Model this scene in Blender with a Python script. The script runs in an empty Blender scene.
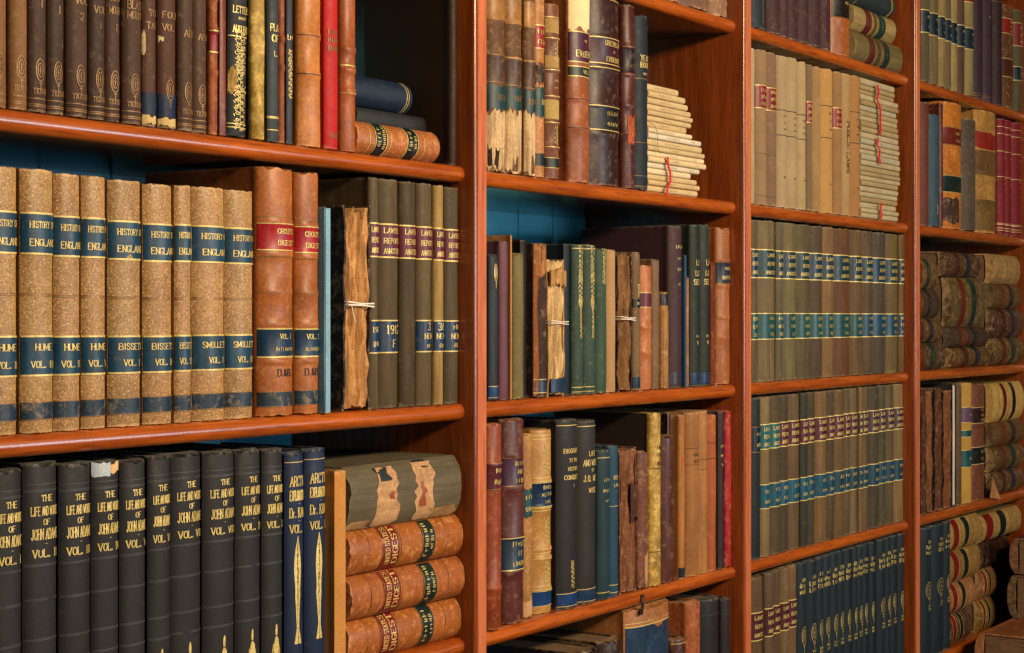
import bpy, math, random
from mathutils import Vector, Matrix
S = bpy.context.scene
C = S.collection
R = math.radians

# ------------------------------------------------------------------ camera, light, exposure
F, D0, EYE = 1724.0, 1.163, 1.5
TH = math.atan(1156.0 / F)
cam_d = bpy.data.cameras.new('camera')
cam = bpy.data.objects.new('camera', cam_d); C.objects.link(cam)
cam.location = (0, -D0, EYE)
cam.rotation_euler = (math.pi/2, 0, TH - math.pi/2)
cam_d.lens = F / 1024 * 36; cam_d.sensor_width = 36; cam_d.sensor_fit = 'HORIZONTAL'
cam_d.shift_y = -8.5 / 1024
cam_d.clip_start = 0.02
S.camera = cam
S.view_settings.view_transform = 'Standard'
S.view_settings.look = 'None'
S.view_settings.gamma = 1.0
S.view_settings.use_curve_mapping = False
S.view_settings.exposure = 0.24
W = bpy.data.worlds.new('room_air'); S.world = W; W.use_nodes = True
W.node_tree.nodes['Background'].inputs[0].default_value = (1.0, 0.74, 0.5, 1)
W.node_tree.nodes['Background'].inputs[1].default_value = 0.022

def area(name, loc, target, sx, sy, power, color):
    l = bpy.data.lights.new(name, 'AREA'); l.shape = 'RECTANGLE'
    l.size, l.size_y, l.energy, l.color = sx, sy, power, color
    o = bpy.data.objects.new(name, l); C.objects.link(o)
    o.location = loc
    o.rotation_euler = (Vector(target) - Vector(loc)).to_track_quat('-Z', 'Y').to_euler()
    return o
area('ceiling_lamp_row', (1.55, -2.1, 2.35), (1.5, 0, 1.4), 1.4, 0.26, 68, (1.0, 0.78, 0.50))
area('window_daylight', (3.2, -2.7, 1.62), (1.6, 0, 1.55), 1.0, 0.6, 27, (0.86, 0.93, 1.0))
area('far_window_daylight', (0.5, -2.6, 1.6), (1.2, 0, 1.5), 0.5, 0.7, 6, (0.45, 0.72, 1.0))

# ------------------------------------------------------------------ pixel <-> place
FW = Vector((math.cos(TH), math.sin(TH), 0)); RT = Vector((math.sin(TH), -math.cos(TH), 0))
def onplane(px, py, Y):
    d = FW*F + RT*(px-512) + Vector((0, 0, 318-py))
    t = (Y + D0) / d.y
    return Vector((0, -D0, EYE)) + d*t
YM = 0.006
def sx(px, Y=YM): return onplane(px, 318, Y).x
def zat(px, py, Y=YM): return onplane(px, py, Y).z
TOP = [1.948, 1.6755, 1.4005, 1.127, 0.852]       # shelf tops seen in the photograph
TS = 0.0195
POST = [0.905, 1.6355, 2.337, 3.044, 3.749]
PT = 0.0252
def top(row, px):
    return TOP[row] + (.0018 if row == 1 and px < 461 else 0)

# ------------------------------------------------------------------ materials
def lin(h):
    h = h.lstrip('#'); r = []
    for i in (0, 2, 4):
        c = int(h[i:i+2], 16)/255
        r.append((c/12.92 if c <= .04045 else ((c+.055)/1.055)**2.4)**1.12)
    return (*r, 1.0)
class NT:
    def __init__(s, name):
        s.m = bpy.data.materials.new(name); s.m.use_nodes = True
        s.t = s.m.node_tree; s.b = s.t.nodes['Principled BSDF']
    def n(s, ty, **kw):
        o = s.t.nodes.new(ty)
        for k, v in kw.items():
            if k.startswith('i_'): o.inputs[k[2:].replace('_', ' ')].default_value = v
            else: setattr(o, k, v)
        return o
    def l(s, a, b): s.t.links.new(a, b)
    def noise(s, vec, scale, detail=4, rough=.6):
        o = s.n('ShaderNodeTexNoise'); o.inputs['Scale'].default_value = scale
        o.inputs['Detail'].default_value = detail; o.inputs['Roughness'].default_value = rough
        s.l(vec, o.inputs['Vector']); return o.outputs['Fac']
    def ramp(s, fac, a, b, ca=(0, 0, 0, 1), cb=(1, 1, 1, 1)):
        o = s.n('ShaderNodeValToRGB'); e = o.color_ramp.elements
        e[0].position, e[1].position = a, b; e[0].color, e[1].color = ca, cb
        s.l(fac, o.inputs[0]); return o.outputs[0]
    def mix(s, fac, a, b, mode='MIX'):
        o = s.n('ShaderNodeMix', data_type='RGBA', blend_type=mode)
        for k, v in ((0, fac), (6, a), (7, b)):
            if isinstance(v, (int, float, tuple)): o.inputs[k].default_value = v
            else: s.l(v, o.inputs[k])
        return o.outputs[2]
    def vec(s, scale=(1, 1, 1), offset=True):
        tc = s.n('ShaderNodeTexCoord'); mp = s.n('ShaderNodeMapping')
        mp.inputs['Scale'].default_value = scale
        if offset:
            oi = s.n('ShaderNodeObjectInfo'); mul = s.n('ShaderNodeVectorMath', operation='SCALE')
            cmb = s.n('ShaderNodeCombineXYZ')
            for k in range(3): s.l(oi.outputs['Random'], cmb.inputs[k])
            s.l(cmb.outputs[0], mul.inputs[0]); mul.inputs['Scale'].default_value = 37.0
            ad = s.n('ShaderNodeVectorMath', operation='ADD')
            s.l(tc.outputs['Object'], ad.inputs[0]); s.l(mul.outputs[0], ad.inputs[1])
            s.l(ad.outputs[0], mp.inputs['Vector'])
        else: s.l(tc.outputs['Object'], mp.inputs['Vector'])
        return mp.outputs[0]
    def ocol(s): return s.n('ShaderNodeObjectInfo').outputs['Color']
    def bump(s, h, st, dist=.001):
        o = s.n('ShaderNodeBump'); o.inputs['Strength'].default_value = st; o.inputs['Distance'].default_value = dist
        s.l(h, o.inputs['Height']); s.l(o.outputs[0], s.b.inputs['Normal'])

def m_binding(name, mott, scuff, light, rough, bump, fine, speck=0, coat=0.0, streak=0, edge=.5, sheen=0):
    """bookbinding material: mottling, scuffs, speckle, worn ends; the dye colour is the object's colour"""
    s = NT(name); c = s.ocol(); v = s.vec()
    big = s.noise(v, 22, 3); med = s.noise(v, 95, 5, .65); fin = s.noise(v, fine, 2)
    dark = s.mix(1.0, c, (.42, .36, .33, 1), 'MULTIPLY')
    out = s.mix(s.ramp(big, .35, .68, (0,0,0,1), (mott,)*3+(1,)), c, dark)
    if streak:
        vs = s.vec((1, 1, .06)); st = s.noise(vs, 160, 3)
        out = s.mix(s.ramp(st, .42, .66, (0,0,0,1), (streak,)*3+(1,)), out, dark)
    lc = s.mix(.55, s.mix(1.0, c, (1.7, 1.55, 1.4, 1), 'MULTIPLY'), light)
    out = s.mix(s.ramp(med, .60-.14*scuff, .70, (0,0,0,1), (min(1, scuff*.9),)*3+(1,)), out, lc)
    if speck:
        vo = s.n('ShaderNodeTexVoronoi'); vo.inputs['Scale'].default_value = 460; s.l(v, vo.inputs['Vector'])
        out = s.mix(s.ramp(vo.outputs['Distance'], .18, .33, (speck,)*3+(1,), (0,0,0,1)), out, lc)
        out = s.mix(s.ramp(s.noise(v, 420, 2), .52, .66, (0,0,0,1), (speck*.8,)*3+(1,)), out, dark)
    fm = s.ramp(fin, .3, .7, (.78,)*3+(1,), (1.15,)*3+(1,))
    out = s.mix(1.0, out, fm, 'MULTIPLY')
    tc = s.n('ShaderNodeTexCoord'); sp = s.n('ShaderNodeSeparateXYZ'); s.l(tc.outputs['Generated'], sp.inputs[0])
    m1 = s.n('ShaderNodeMath', operation='SUBTRACT'); s.l(sp.outputs[2], m1.inputs[0]); m1.inputs[1].default_value = .5
    m2 = s.n('ShaderNodeMath', operation='ABSOLUTE'); s.l(m1.outputs[0], m2.inputs[0])
    m3 = s.n('ShaderNodeMath', operation='MULTIPLY_ADD'); s.l(med, m3.inputs[0]); m3.inputs[1].default_value = .05; s.l(m2.outputs[0], m3.inputs[2])
    out = s.mix(s.ramp(m3.outputs[0], .512, .528, (0,0,0,1), (edge,)*3+(1,)), out, lc)
    s.l(out, s.b.inputs['Base Color'])
    s.l(s.ramp(med, .3, .8, (rough,)*3+(1,), (min(1, rough+.25),)*3+(1,)), s.b.inputs['Roughness'])
    s.b.inputs['Specular IOR Level'].default_value = .28
    s.b.inputs['Coat Weight'].default_value = coat; s.b.inputs['Coat Roughness'].default_value = .3
    h = s.mix(.5, med, fin); s.bump(h, bump)
    return s.m
TANL = (.52, .33, .17, 1); GREYL = (.34, .31, .25, 1)
M = {}
M['leather'] = m_binding('aged_leather', .6, .4, TANL, .38, .5, 300, coat=.15, edge=.7)
M['worn'] = m_binding('scuffed_leather', .7, .6, TANL, .5, .8, 260, streak=.35, edge=.9)
M['calf'] = m_binding('law_calf', .45, .55, (.62, .42, .22, 1), .42, .45, 380, coat=.1, edge=.6)
M['cloth'] = m_binding('book_cloth', .35, .05, GREYL, .5, .35, 900, edge=.55)
M['rub'] = m_binding('rubbed_cloth', .45, .30, (.45, .36, .22, 1), .55, .5, 800, streak=.3, edge=.9)
M['buckram'] = m_binding('faded_buckram', .35, .15, (.42, .36, .24, 1), .55, .3, 900, streak=.55, edge=.4)
M['speck'] = m_binding('speckled_calf', .5, .25, (.80, .60, .36, 1), .42, .5, 500, speck=.85, coat=.1, edge=.6)
M['foil'] = m_binding('blotched_gilt', .8, 1.0, (.75, .55, .2, 1), .45, .7, 300, edge=.6)
M['label'] = m_binding('label_leather', .55, .14, TANL, .36, .25, 400, coat=.16, streak=.4, edge=0)
M['paper'] = m_binding('old_paper', .25, .15, (.8, .7, .52, 1), .8, .3, 700, edge=.3)
M['torn'] = m_binding('split_spine', .6, .4, (.62, .46, .28, 1), .8, 1.0, 420, streak=.95, edge=.5)
def m_plain(name, col, rough, metal=0, noise=.3, scale=300):
    s = NT(name); v = s.vec()
    out = s.mix(s.ramp(s.noise(v, scale, 3), .35, .7, (0,0,0,1), (noise,)*3+(1,)), lin(col), s.mix(1.0, lin(col), (.45, .4, .35, 1), 'MULTIPLY'))
    s.l(out, s.b.inputs['Base Color']); s.b.inputs['Roughness'].default_value = rough; s.b.inputs['Metallic'].default_value = metal
    return s.m
M['gold'] = m_plain('gold_leaf', '#e4cc80', .42, .2, .75, 420)
M['dimgold'] = m_plain('rubbed_gold_leaf', '#967240', .5, .2, .9, 420)
M['ink'] = m_plain('black_ink', '#241a12', .7)
M['greyink'] = m_plain('grey_print', '#7a6f5c', .8)
M['string'] = m_plain('cotton_string', '#efe6da', .85)
M['ribbon'] = m_plain('red_ribbon', '#d01818', .55, 0, .3)
M['sideboard'] = m_plain('dark_board_sides', '#33231a', .6)  # one dark colour for the board sides, unlike the spine
M['blind'] = m_plain('blind_tooling', '#4a4a4a', .45)
def m_pages():
    s = NT('page_edges'); v = s.vec((1, .02, .02)); n = s.noise(v, 1500, 2)
    v2 = s.vec(); n2 = s.noise(v2, 40, 4)
    out = s.mix(s.ramp(n, .35, .65), (.09, .045, .02, 1), (.28, .16, .08, 1))
    out = s.mix(s.ramp(n2, .45, .75, (0,0,0,1), (.6,)*3+(1,)), out, (.10, .055, .025, 1))
    s.l(out, s.b.inputs['Base Color']); s.b.inputs['Roughness'].default_value = .85; s.bump(n, .5)
    return s.m
M['pages'] = m_pages()
def m_wood(name, c1, c2, axis, rough=.27, coat=.5):
    s = NT(name)
    sc = {'x': (1, 16, 16), 'z': (16, 16, 1), 'y': (16, 1, 16)}[axis]
    v = s.vec(sc, True); n = s.noise(v, 5.5, 6, .65); f = s.noise(s.vec(tuple(k*3 for k in sc)), 9, 3, .6)
    out = s.mix(s.ramp(n, .32, .70), lin(c1), lin(c2))
    out = s.mix(s.ramp(f, .5, .72, (0,0,0,1), (.55,)*3+(1,)), out, s.mix(1.0, lin(c1), (.4, .3, .3, 1), 'MULTIPLY'))
    s.l(out, s.b.inputs['Base Color'])
    s.b.inputs['Roughness'].default_value = rough; s.b.inputs['Coat Weight'].default_value = coat
    s.b.inputs['Coat Roughness'].default_value = .24
    s.bump(f, .08); return s.m
M['wood_x'] = m_wood('varnished_mahogany_rail', '#8e4212', '#c06822', 'x')
M['wood_z'] = m_wood('varnished_mahogany_upright', '#6e330f', '#985022', 'z')
M['wood_u'] = m_wood('shelf_underside_painted_shade', '#341a0e', '#4a2814', 'x', .2, .5)  # shade under the shelves, put into a darker wood colour
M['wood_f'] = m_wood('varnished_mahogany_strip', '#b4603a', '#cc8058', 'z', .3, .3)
M['wood_in'] = m_wood('varnished_mahogany_board', '#7a2c10', '#a6441a', 'x', .35, .4)
M['table'] = m_wood('dark_oak', '#4a2814', '#6e4020', 'x')
def m_blue():
    s = NT('teal_painted_board'); v = s.vec()
    out = s.mix(s.noise(v, 6, 3), (.08, .50, .72, 1), (.14, .66, .88, 1))
    s.l(out, s.b.inputs['Base Color']); s.b.inputs['Roughness'].default_value = .35; return s.m
M['blue'] = m_blue()
def m_floor():
    s = NT('floor_planks'); v = s.vec((1, 1, 1), False)
    br = s.n('ShaderNodeTexBrick'); br.inputs['Scale'].default_value = 3
    br.inputs['Color1'].default_value = lin('#6b4426'); br.inputs['Color2'].default_value = lin('#5a3820'); br.inputs['Mortar'].default_value = lin('#2a1a10')
    br.inputs['Mortar Size'].default_value = .004; br.inputs['Row Height'].default_value = .3; br.inputs['Brick Width'].default_value = 3
    s.l(v, br.inputs['Vector']); s.l(br.outputs[0], s.b.inputs['Base Color']); s.b.inputs['Roughness'].default_value = .4; return s.m
M['floor'] = m_floor()
M['plaster'] = m_plain('cream_plaster', '#b8a98c', .9, 0, .2, 4)

# ------------------------------------------------------------------ mesh helpers
class MB:
    def __init__(s): s.v = []; s.f = []; s.mi = []
    def add(s, vs, fs, mi=0):
        o = len(s.v); s.v += [tuple(v) for v in vs]
        for f in fs: s.f.append(tuple(i+o for i in f)); s.mi.append(mi)
    def box(s, a, b, mi=0):
        x0, y0, z0 = a; x1, y1, z1 = b
        s.add([(x0,y0,z0),(x1,y0,z0),(x1,y1,z0),(x0,y1,z0),(x0,y0,z1),(x1,y0,z1),(x1,y1,z1),(x0,y1,z1)],
              [(0,3,2,1),(4,5,6,7),(0,1,5,4),(1,2,6,5),(2,3,7,6),(3,0,4,7)], mi)
    def prism(s, prof, a, b, axis='z', mi=0):
        """closed profile extruded along an axis from a to b"""
        n = len(prof)
        def P(p, t):
            return {'z': (p[0], p[1], t), 'x': (t, p[0], p[1]), 'y': (p[0], t, p[1])}[axis]
        vs = [P(p, a) for p in prof] + [P(p, b) for p in prof]
        fs = [(i, (i+1) % n, n+(i+1) % n, n+i) for i in range(n)] + [tuple(range(n))[::-1], tuple(range(n, 2*n))]
        s.add(vs, fs, mi)
    def tube(s, pts, r, n=6, mi=0):
        pts = [Vector(p) for p in pts]; rings = []
        for i, p in enumerate(pts):
            t = (pts[min(i+1, len(pts)-1)] - pts[max(i-1, 0)]).normalized()
            a = t.orthogonal().normalized() if i == 0 else (a - t*a.dot(t)).normalized()
            b = t.cross(a)
            rings.append([p + (a*math.cos(k*2*math.pi/n) + b*math.sin(k*2*math.pi/n))*r for k in range(n)])
        vs = [v for rg in rings for v in rg]
        fs = [(i*n+k, i*n+(k+1) % n, (i+1)*n+(k+1) % n, (i+1)*n+k) for i in range(len(pts)-1) for k in range(n)]
        fs += [tuple(range(n))[::-1], tuple((len(pts)-1)*n+k for k in range(n))]
        s.add(vs, fs, mi)
    def build(s, name, mats, parent=None, smooth=True, color=None, angle=40):
        me = bpy.data.meshes.new(name); me.from_pydata(s.v, [], s.f)
        for m in (mats if isinstance(mats, (list, tuple)) else [mats]): me.materials.append(m)
        me.polygons.foreach_set('material_index', s.mi)
        if smooth:
            me.polygons.foreach_set('use_smooth', [True]*len(s.f)); me.set_sharp_from_angle(angle=R(angle))
        me.update()
        o = bpy.data.objects.new(name, me); C.objects.link(o)
        if parent: o.parent = parent
        if color: o.color = color
        return o
def tag(o, label, cat, group=None, kind=None):
    o['label'] = label; o['category'] = cat
    if group: o['group'] = group
    if kind: o['kind'] = kind
    return o
def empty(name, loc):
    o = bpy.data.objects.new(name, None); C.objects.link(o); o.location = loc; o.empty_display_size = .02
    return o

# ------------------------------------------------------------------ letter strokes (condensed slab roman)
G = {
'A': ['0,0 .5,1 1,0', '.2,.36 .8,.36'], 'B': ['0,0 0,1 .7,1 .9,.85 .9,.65 .7,.52 0,.52', '.7,.52 1,.38 1,.14 .75,0 0,0'],
'C': ['1,.78 .85,.95 .5,1 .15,.9 0,.65 0,.35 .15,.1 .5,0 .85,.05 1,.22'], 'D': ['0,0 0,1 .6,1 .9,.85 1,.6 1,.4 .9,.15 .6,0 0,0'],
'E': ['1,1 0,1 0,0 1,0', '0,.52 .75,.52'], 'F': ['1,1 0,1 0,0', '0,.52 .75,.52'],
'G': ['1,.8 .85,.95 .5,1 .15,.9 0,.65 0,.35 .15,.1 .5,0 .9,.05 .95,.42 .6,.42'], 'H': ['0,0 0,1', '1,0 1,1', '0,.52 1,.52'],
'I': ['.5,0 .5,1'], 'J': ['.8,1 .8,.2 .6,0 .3,0 .1,.2'], 'K': ['0,0 0,1', '1,1 .05,.45', '.3,.6 1,0'], 'L': ['0,1 0,0 1,0 1,.15'],
'M': ['0,0 0,1 .5,.2 1,1 1,0'], 'N': ['0,0 0,1 1,0 1,1'], 'O': ['.5,1 .12,.88 0,.6 0,.4 .12,.12 .5,0 .88,.12 1,.4 1,.6 .88,.88 .5,1'],
'P': ['0,0 0,1 .7,1 1,.85 1,.6 .7,.46 0,.46'], 'Q': ['.5,1 .1,.88 0,.5 .12,.12 .5,0 .88,.12 1,.5 .9,.88 .5,1', '.6,.25 1,-.1'],
'R': ['0,0 0,1 .7,1 .95,.85 .95,.65 .7,.5 0,.5', '.5,.5 1,0'], 'S': ['.95,.8 .75,1 .25,1 .02,.82 .1,.6 .9,.4 .98,.18 .75,0 .25,0 .03,.2'],
'T': ['.5,0 .5,1', '0,.85 0,1 1,1 1,.85'], 'U': ['0,1 0,.25 .2,0 .8,0 1,.25 1,1'], 'V': ['0,1 .5,0 1,1'], 'W': ['0,1 .25,0 .5,.8 .75,0 1,1'],
'X': ['0,0 1,1', '0,1 1,0'], 'Y': ['0,1 .5,.5 1,1', '.5,.5 .5,0'], 'Z': ['0,1 1,1 0,0 1,0'],
'1': ['.25,.8 .5,1 .5,0'], '2': ['0,.8 .2,1 .8,1 1,.75 .9,.5 0,0 1,0'], '3': ['0,.9 .3,1 .8,1 1,.75 .5,.53 1,.3 .8,0 .3,0 0,.1'],
'4': ['.7,0 .7,1 0,.3 1,.3'], '5': ['.9,1 .1,1 .05,.55 .7,.6 1,.35 .8,0 .1,0'], '6': ['.9,.95 .4,1 0,.5 .1,.1 .5,0 .95,.15 .9,.5 .5,.6 .05,.4'],
'7': ['0,1 1,1 .4,0'], '8': ['.5,.52 .1,.75 .3,1 .7,1 .9,.75 .5,.52 0,.25 .2,0 .8,0 1,.25 .5,.52'], '9': ['.95,.6 .5,.42 .05,.6 .1,.9 .5,1 .95,.9 .95,.4 .6,0 .1,.05'],
'0': ['.5,1 .1,.85 0,.5 .1,.15 .5,0 .9,.15 1,.5 .9,.85 .5,1'], '.': ['.3,0 .3,.12'], ',': ['.3,.1 .2,-.1'], '&': ['1,0 .2,.75 .4,1 .65,.8 .1,.3 .3,0 .7,.1 1,.45'],
"'": ['.4,1 .4,.8'], '-': ['.1,.45 .9,.45'], 'r': ['0,0 0,.6', '0,.45 .4,.62 .6,.55'],
}
GW = {'I': .42, '.': .35, ',': .35, "'": .3, 'W': 1.3, 'M': 1.25, '1': .6, ' ': .5, 'r': .6, 'J': .8}
for k in list(G): G[k] = [[tuple(float(a) for a in p.split(',')) for p in s.split()] for s in G[k]]
def strokes_quads(lines, thick, thin):
    """list of polylines in metres -> flat quads (4 points each)"""
    q = []
    for ln in lines:
        for a, b in zip(ln[:-1], ln[1:]):
            dx, dy = b[0]-a[0], b[1]-a[1]; L = math.hypot(dx, dy)
            if L < 1e-7: continue
            k = abs(dy)/L; w = (thin + (thick-thin)*k*k)/2
            nx, ny = -dy/L*w, dx/L*w; ex, ey = dx/L*w*.5, dy/L*w*.5
            q.append([(a[0]-ex-nx, a[1]-ey-ny), (b[0]+ex-nx, b[1]+ey-ny), (b[0]+ex+nx, b[1]+ey+ny), (a[0]-ex+nx, a[1]-ey+ny)])
    return q
def text_quads(txt, h, maxw, bold=1.0, rnd=None):
    """quads centred on (0,0)"""
    lines = []; x = 0; cw = h*.62; gap = h*.2
    if txt.startswith('~'):                        # rubbed lettering nobody can read any more
        rnd = rnd or random; n = int(txt[1:] or 6)
        for i in range(n):
            for k in range(rnd.choice((1, 2))):
                xx = x + k*cw*.6; lines.append([(xx, rnd.uniform(0, .25)*h), (xx, rnd.uniform(.7, 1)*h)])
            if rnd.random() < .7:
                yy = rnd.choice((0, .5, 1))*h; lines.append([(x, yy), (x+cw*.7, yy)])
            x += cw + gap
    else:
        for ch in txt:
            w = GW.get(ch, 1)*cw
            for ln in G.get(ch, []):
                pl = [(x+p[0]*w, p[1]*h) for p in ln]; lines.append(pl)
                for (p, o) in ((ln[0], ln[1]), (ln[-1], ln[-2])):        # slab ends
                    if p[1] in (0, 1) and abs(p[1]-o[1]) > .3 and h > .003:
                        lines.append([(x+p[0]*w-cw*.17, p[1]*h), (x+p[0]*w+cw*.17, p[1]*h)])
            x += w + gap
    x -= gap; k = min(1.0, maxw/max(x, 1e-6))
    lines = [[((p[0]-x/2)*k, p[1]-h/2) for p in ln] for ln in lines]
    return strokes_quads(lines, h*.20*bold*max(k, .55), h*.11*bold)
def orn_medallion(w, h, rnd):
    L = []
    for s in (1, .62):
        L.append([(w/2*s*math.cos(a), h*.12+h*.36*s*math.sin(a)) for a in [i*math.pi/8 for i in range(17)]])
    L += [[(0, -h*.24), (0, -h*.5)], [(-w*.2, -h*.3), (w*.2, -h*.3)], [(-w*.12, h*.12), (w*.12, h*.12)], [(0, h*.0), (0, h*.24)]]
    return strokes_quads(L, .0009, .0008)
def orn_scroll(w, h, rnd, dens=1.0):
    L = []; n = int(h/.0035*dens)+2
    for i in range(n):
        y = -h/2 + h*(i+.5)/n; r = w*.2*rnd.uniform(.6, 1); sgn = -1 if i % 2 else 1
        L.append([(sgn*w*.2+r*math.cos(a)*(1-k/14), y+r*.6*math.sin(a)*(1-k/14)) for k, a in enumerate([sgn*j*.7 for j in range(10)])])
        L.append([(0, y), (sgn*w*.35, y+rnd.uniform(0, .003))]); L.append([(-sgn*w*rnd.uniform(.1, .4), y), (-sgn*w*.42, y+.002)])
    L.append([(0, -h/2), (0, h/2)])
    return strokes_quads(L, .0007, .0006)
def orn_figure(w, h, rnd):
    """small robed figure standing on a plinth"""
    q = []
    def poly(rows):
        for (y0, l0, r0), (y1, l1, r1) in zip(rows[:-1], rows[1:]):
            q.append([(l0*w, y0*h), (r0*w, y0*h), (r1*w, y1*h), (l1*w, y1*h)])
    poly([(-.5, -.45, .45), (-.42, -.45, .45), (-.41, -.33, .33), (-.3, -.33, .33)])
    poly([(-.29, -.3, .28), (-.1, -.36, .3), (.1, -.3, .34), (.22, -.22, .3), (.28, -.1, .12)])
    poly([(.30, -.1, .1), (.38, -.15, .14), (.46, -.1, .12), (.5, -.04, .06)])
    q += strokes_quads([[(-.34*w, .15*h), (-.5*w, -.05*h), (-.42*w, -.25*h)], [(.3*w, .15*h), (.48*w, .0), (.3*w, -.12*h)]], w*.09, w*.07)
    return q
def orn_spear(w, h, rnd):
    """tall gilt bundle: pointed top, plaited middle, splayed foot"""
    q = []; n = 16
    prof = [.05, .3, .55, .7, .8, .85, .8, .72, .66, .74, .62, .5, .44, .34, .3, .55, .75]
    for i in range(n):
        y0, y1 = h/2-h*i/n, h/2-h*(i+1)/n
        for sgn in (-1, 1):
            a0, a1 = prof[i]*w/2*sgn, prof[i+1]*w/2*sgn; j = rnd.uniform(.0, .3)
            q.append([(a0*j, y0), (a0, y0), (a1, y1), (a1*rnd.uniform(.0, .3), y1)])
        q += strokes_quads([[(-prof[i]*w*.4, y0), (prof[i+1]*w*.4, y1)]], .0006, .0006)
    for sgn in (-1, 1): q += strokes_quads([[(0, -h*.3), (sgn*w*.4, -h*.5), (sgn*w*.1, -h*.5)]], .0009, .0009)
    return q
ORN = {'medallion': orn_medallion, 'scroll': orn_scroll, 'figure': orn_figure, 'spear': orn_spear}

# ------------------------------------------------------------------ the book builder
class Spine:
    na = 12
    def __init__(s, w, h, b, raised=(), rb=.0016, rnd=None, soft=.0):
        s.w, s.h, s.b, s.raised, s.rb = w, h, b, raised, rb
        s.ph = (rnd.uniform(0, 6), rnd.uniform(0, 6)) if rnd else (0, 0); s.soft = soft
    def p(s, u, z, off=0.0):
        """point on the spine: u -1..1 across, z height, off outwards"""
        a = min(1, abs(u)); w = s.w/2
        x = u*w; y = s.b*(.45*a**2+.55*a**4)
        f = z/s.h
        for r in s.raised:
            d = abs(z - r*s.h)
            if d < .0042: y -= s.rb*(1-a**4)*min(1, max(0, (.0042-d)/.0022))
        if s.soft: y += s.soft*(math.sin(f*9+s.ph[0]+u*2)+.6*math.sin(f*23+s.ph[1]-u*3))*(1-a**3)
        end = min(z, s.h-z)
        if end < .004: y += .0011*(1-end/.004)*(1-a**4)
        sl = s.b/w*(.9*a+2.2*a**3)*(1 if u > 0 else -1)
        n = Vector((sl, -1, 0)).normalized()
        return Vector((x, y, z)) + n*off
    def zs(s, z0, z1, extra=()):
        zz = {z0, z1}
        for r in s.raised:
            for d in (-.0042, -.002, .002, .0042):
                z = r*s.h + d
                if z0 < z < z1: zz.add(z)
        for z in tuple(extra) + (.004, s.h-.004, s.h*.2, s.h*.4, s.h*.6, s.h*.8):
            if z0 < z < z1: zz.add(z)
        return sorted(zz)
def patch(mb, sp, u0, u1, z0, z1, off, mi=0, n=8, rag=0, rnd=None, extra=()):
    zz = sp.zs(z0, z1, extra); us = sorted({u0, u1} | {u for u in [-1 + 2*i/sp.na for i in range(sp.na+1)] + [-.93, .93] if u0 < u < u1}); n = len(us)-1
    jl = [[rnd.uniform(-rag, rag) for _ in us] for _ in (0, 1)] if rag else [[0]*len(us)]*2
    vs = []
    for k, z in enumerate(zz):
        for i, u in enumerate(us):
            t = (z-z0)/(z1-z0); zj = z + jl[0][i]*(1-t) + jl[1][i]*t
            vs.append(sp.p(u, min(max(zj, .0005), sp.h-.0005), off))
    m = n+1
    fs = [(k*m+i, k*m+i+1, (k+1)*m+i+1, (k+1)*m+i) for k in range(len(zz)-1) for i in range(n)]
    # close the rim down to the spine
    rim = list(range(m)) + [k*m+n for k in range(1, len(zz))] + list(range((len(zz)-1)*m+n-1, (len(zz)-1)*m-1, -1)) + [k*m for k in range(len(zz)-2, 0, -1)]
    base = len(vs); vs += [Vector(vs[i]) + Vector((0, off*1.3+.0002, 0)) for i in rim]; L = len(rim)
    fs += [(rim[(i+1) % L], rim[i], base+i, base+(i+1) % L) for i in range(L)]
    mb.add(vs, fs, mi)
def quads_on(mb, sp, qs, x0, z0, off, mi=0, rot=False):
    for q in qs:
        vs = []
        for (x, z) in q:
            if rot: x, z = z, -x
            vs.append(sp.p(max(-.98, min(.98, (x+x0)/(sp.w/2))), max(.001, min(sp.h-.001, z+z0)), off))
        mb.add(vs, [(0, 1, 2, 3)], mi)

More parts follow.
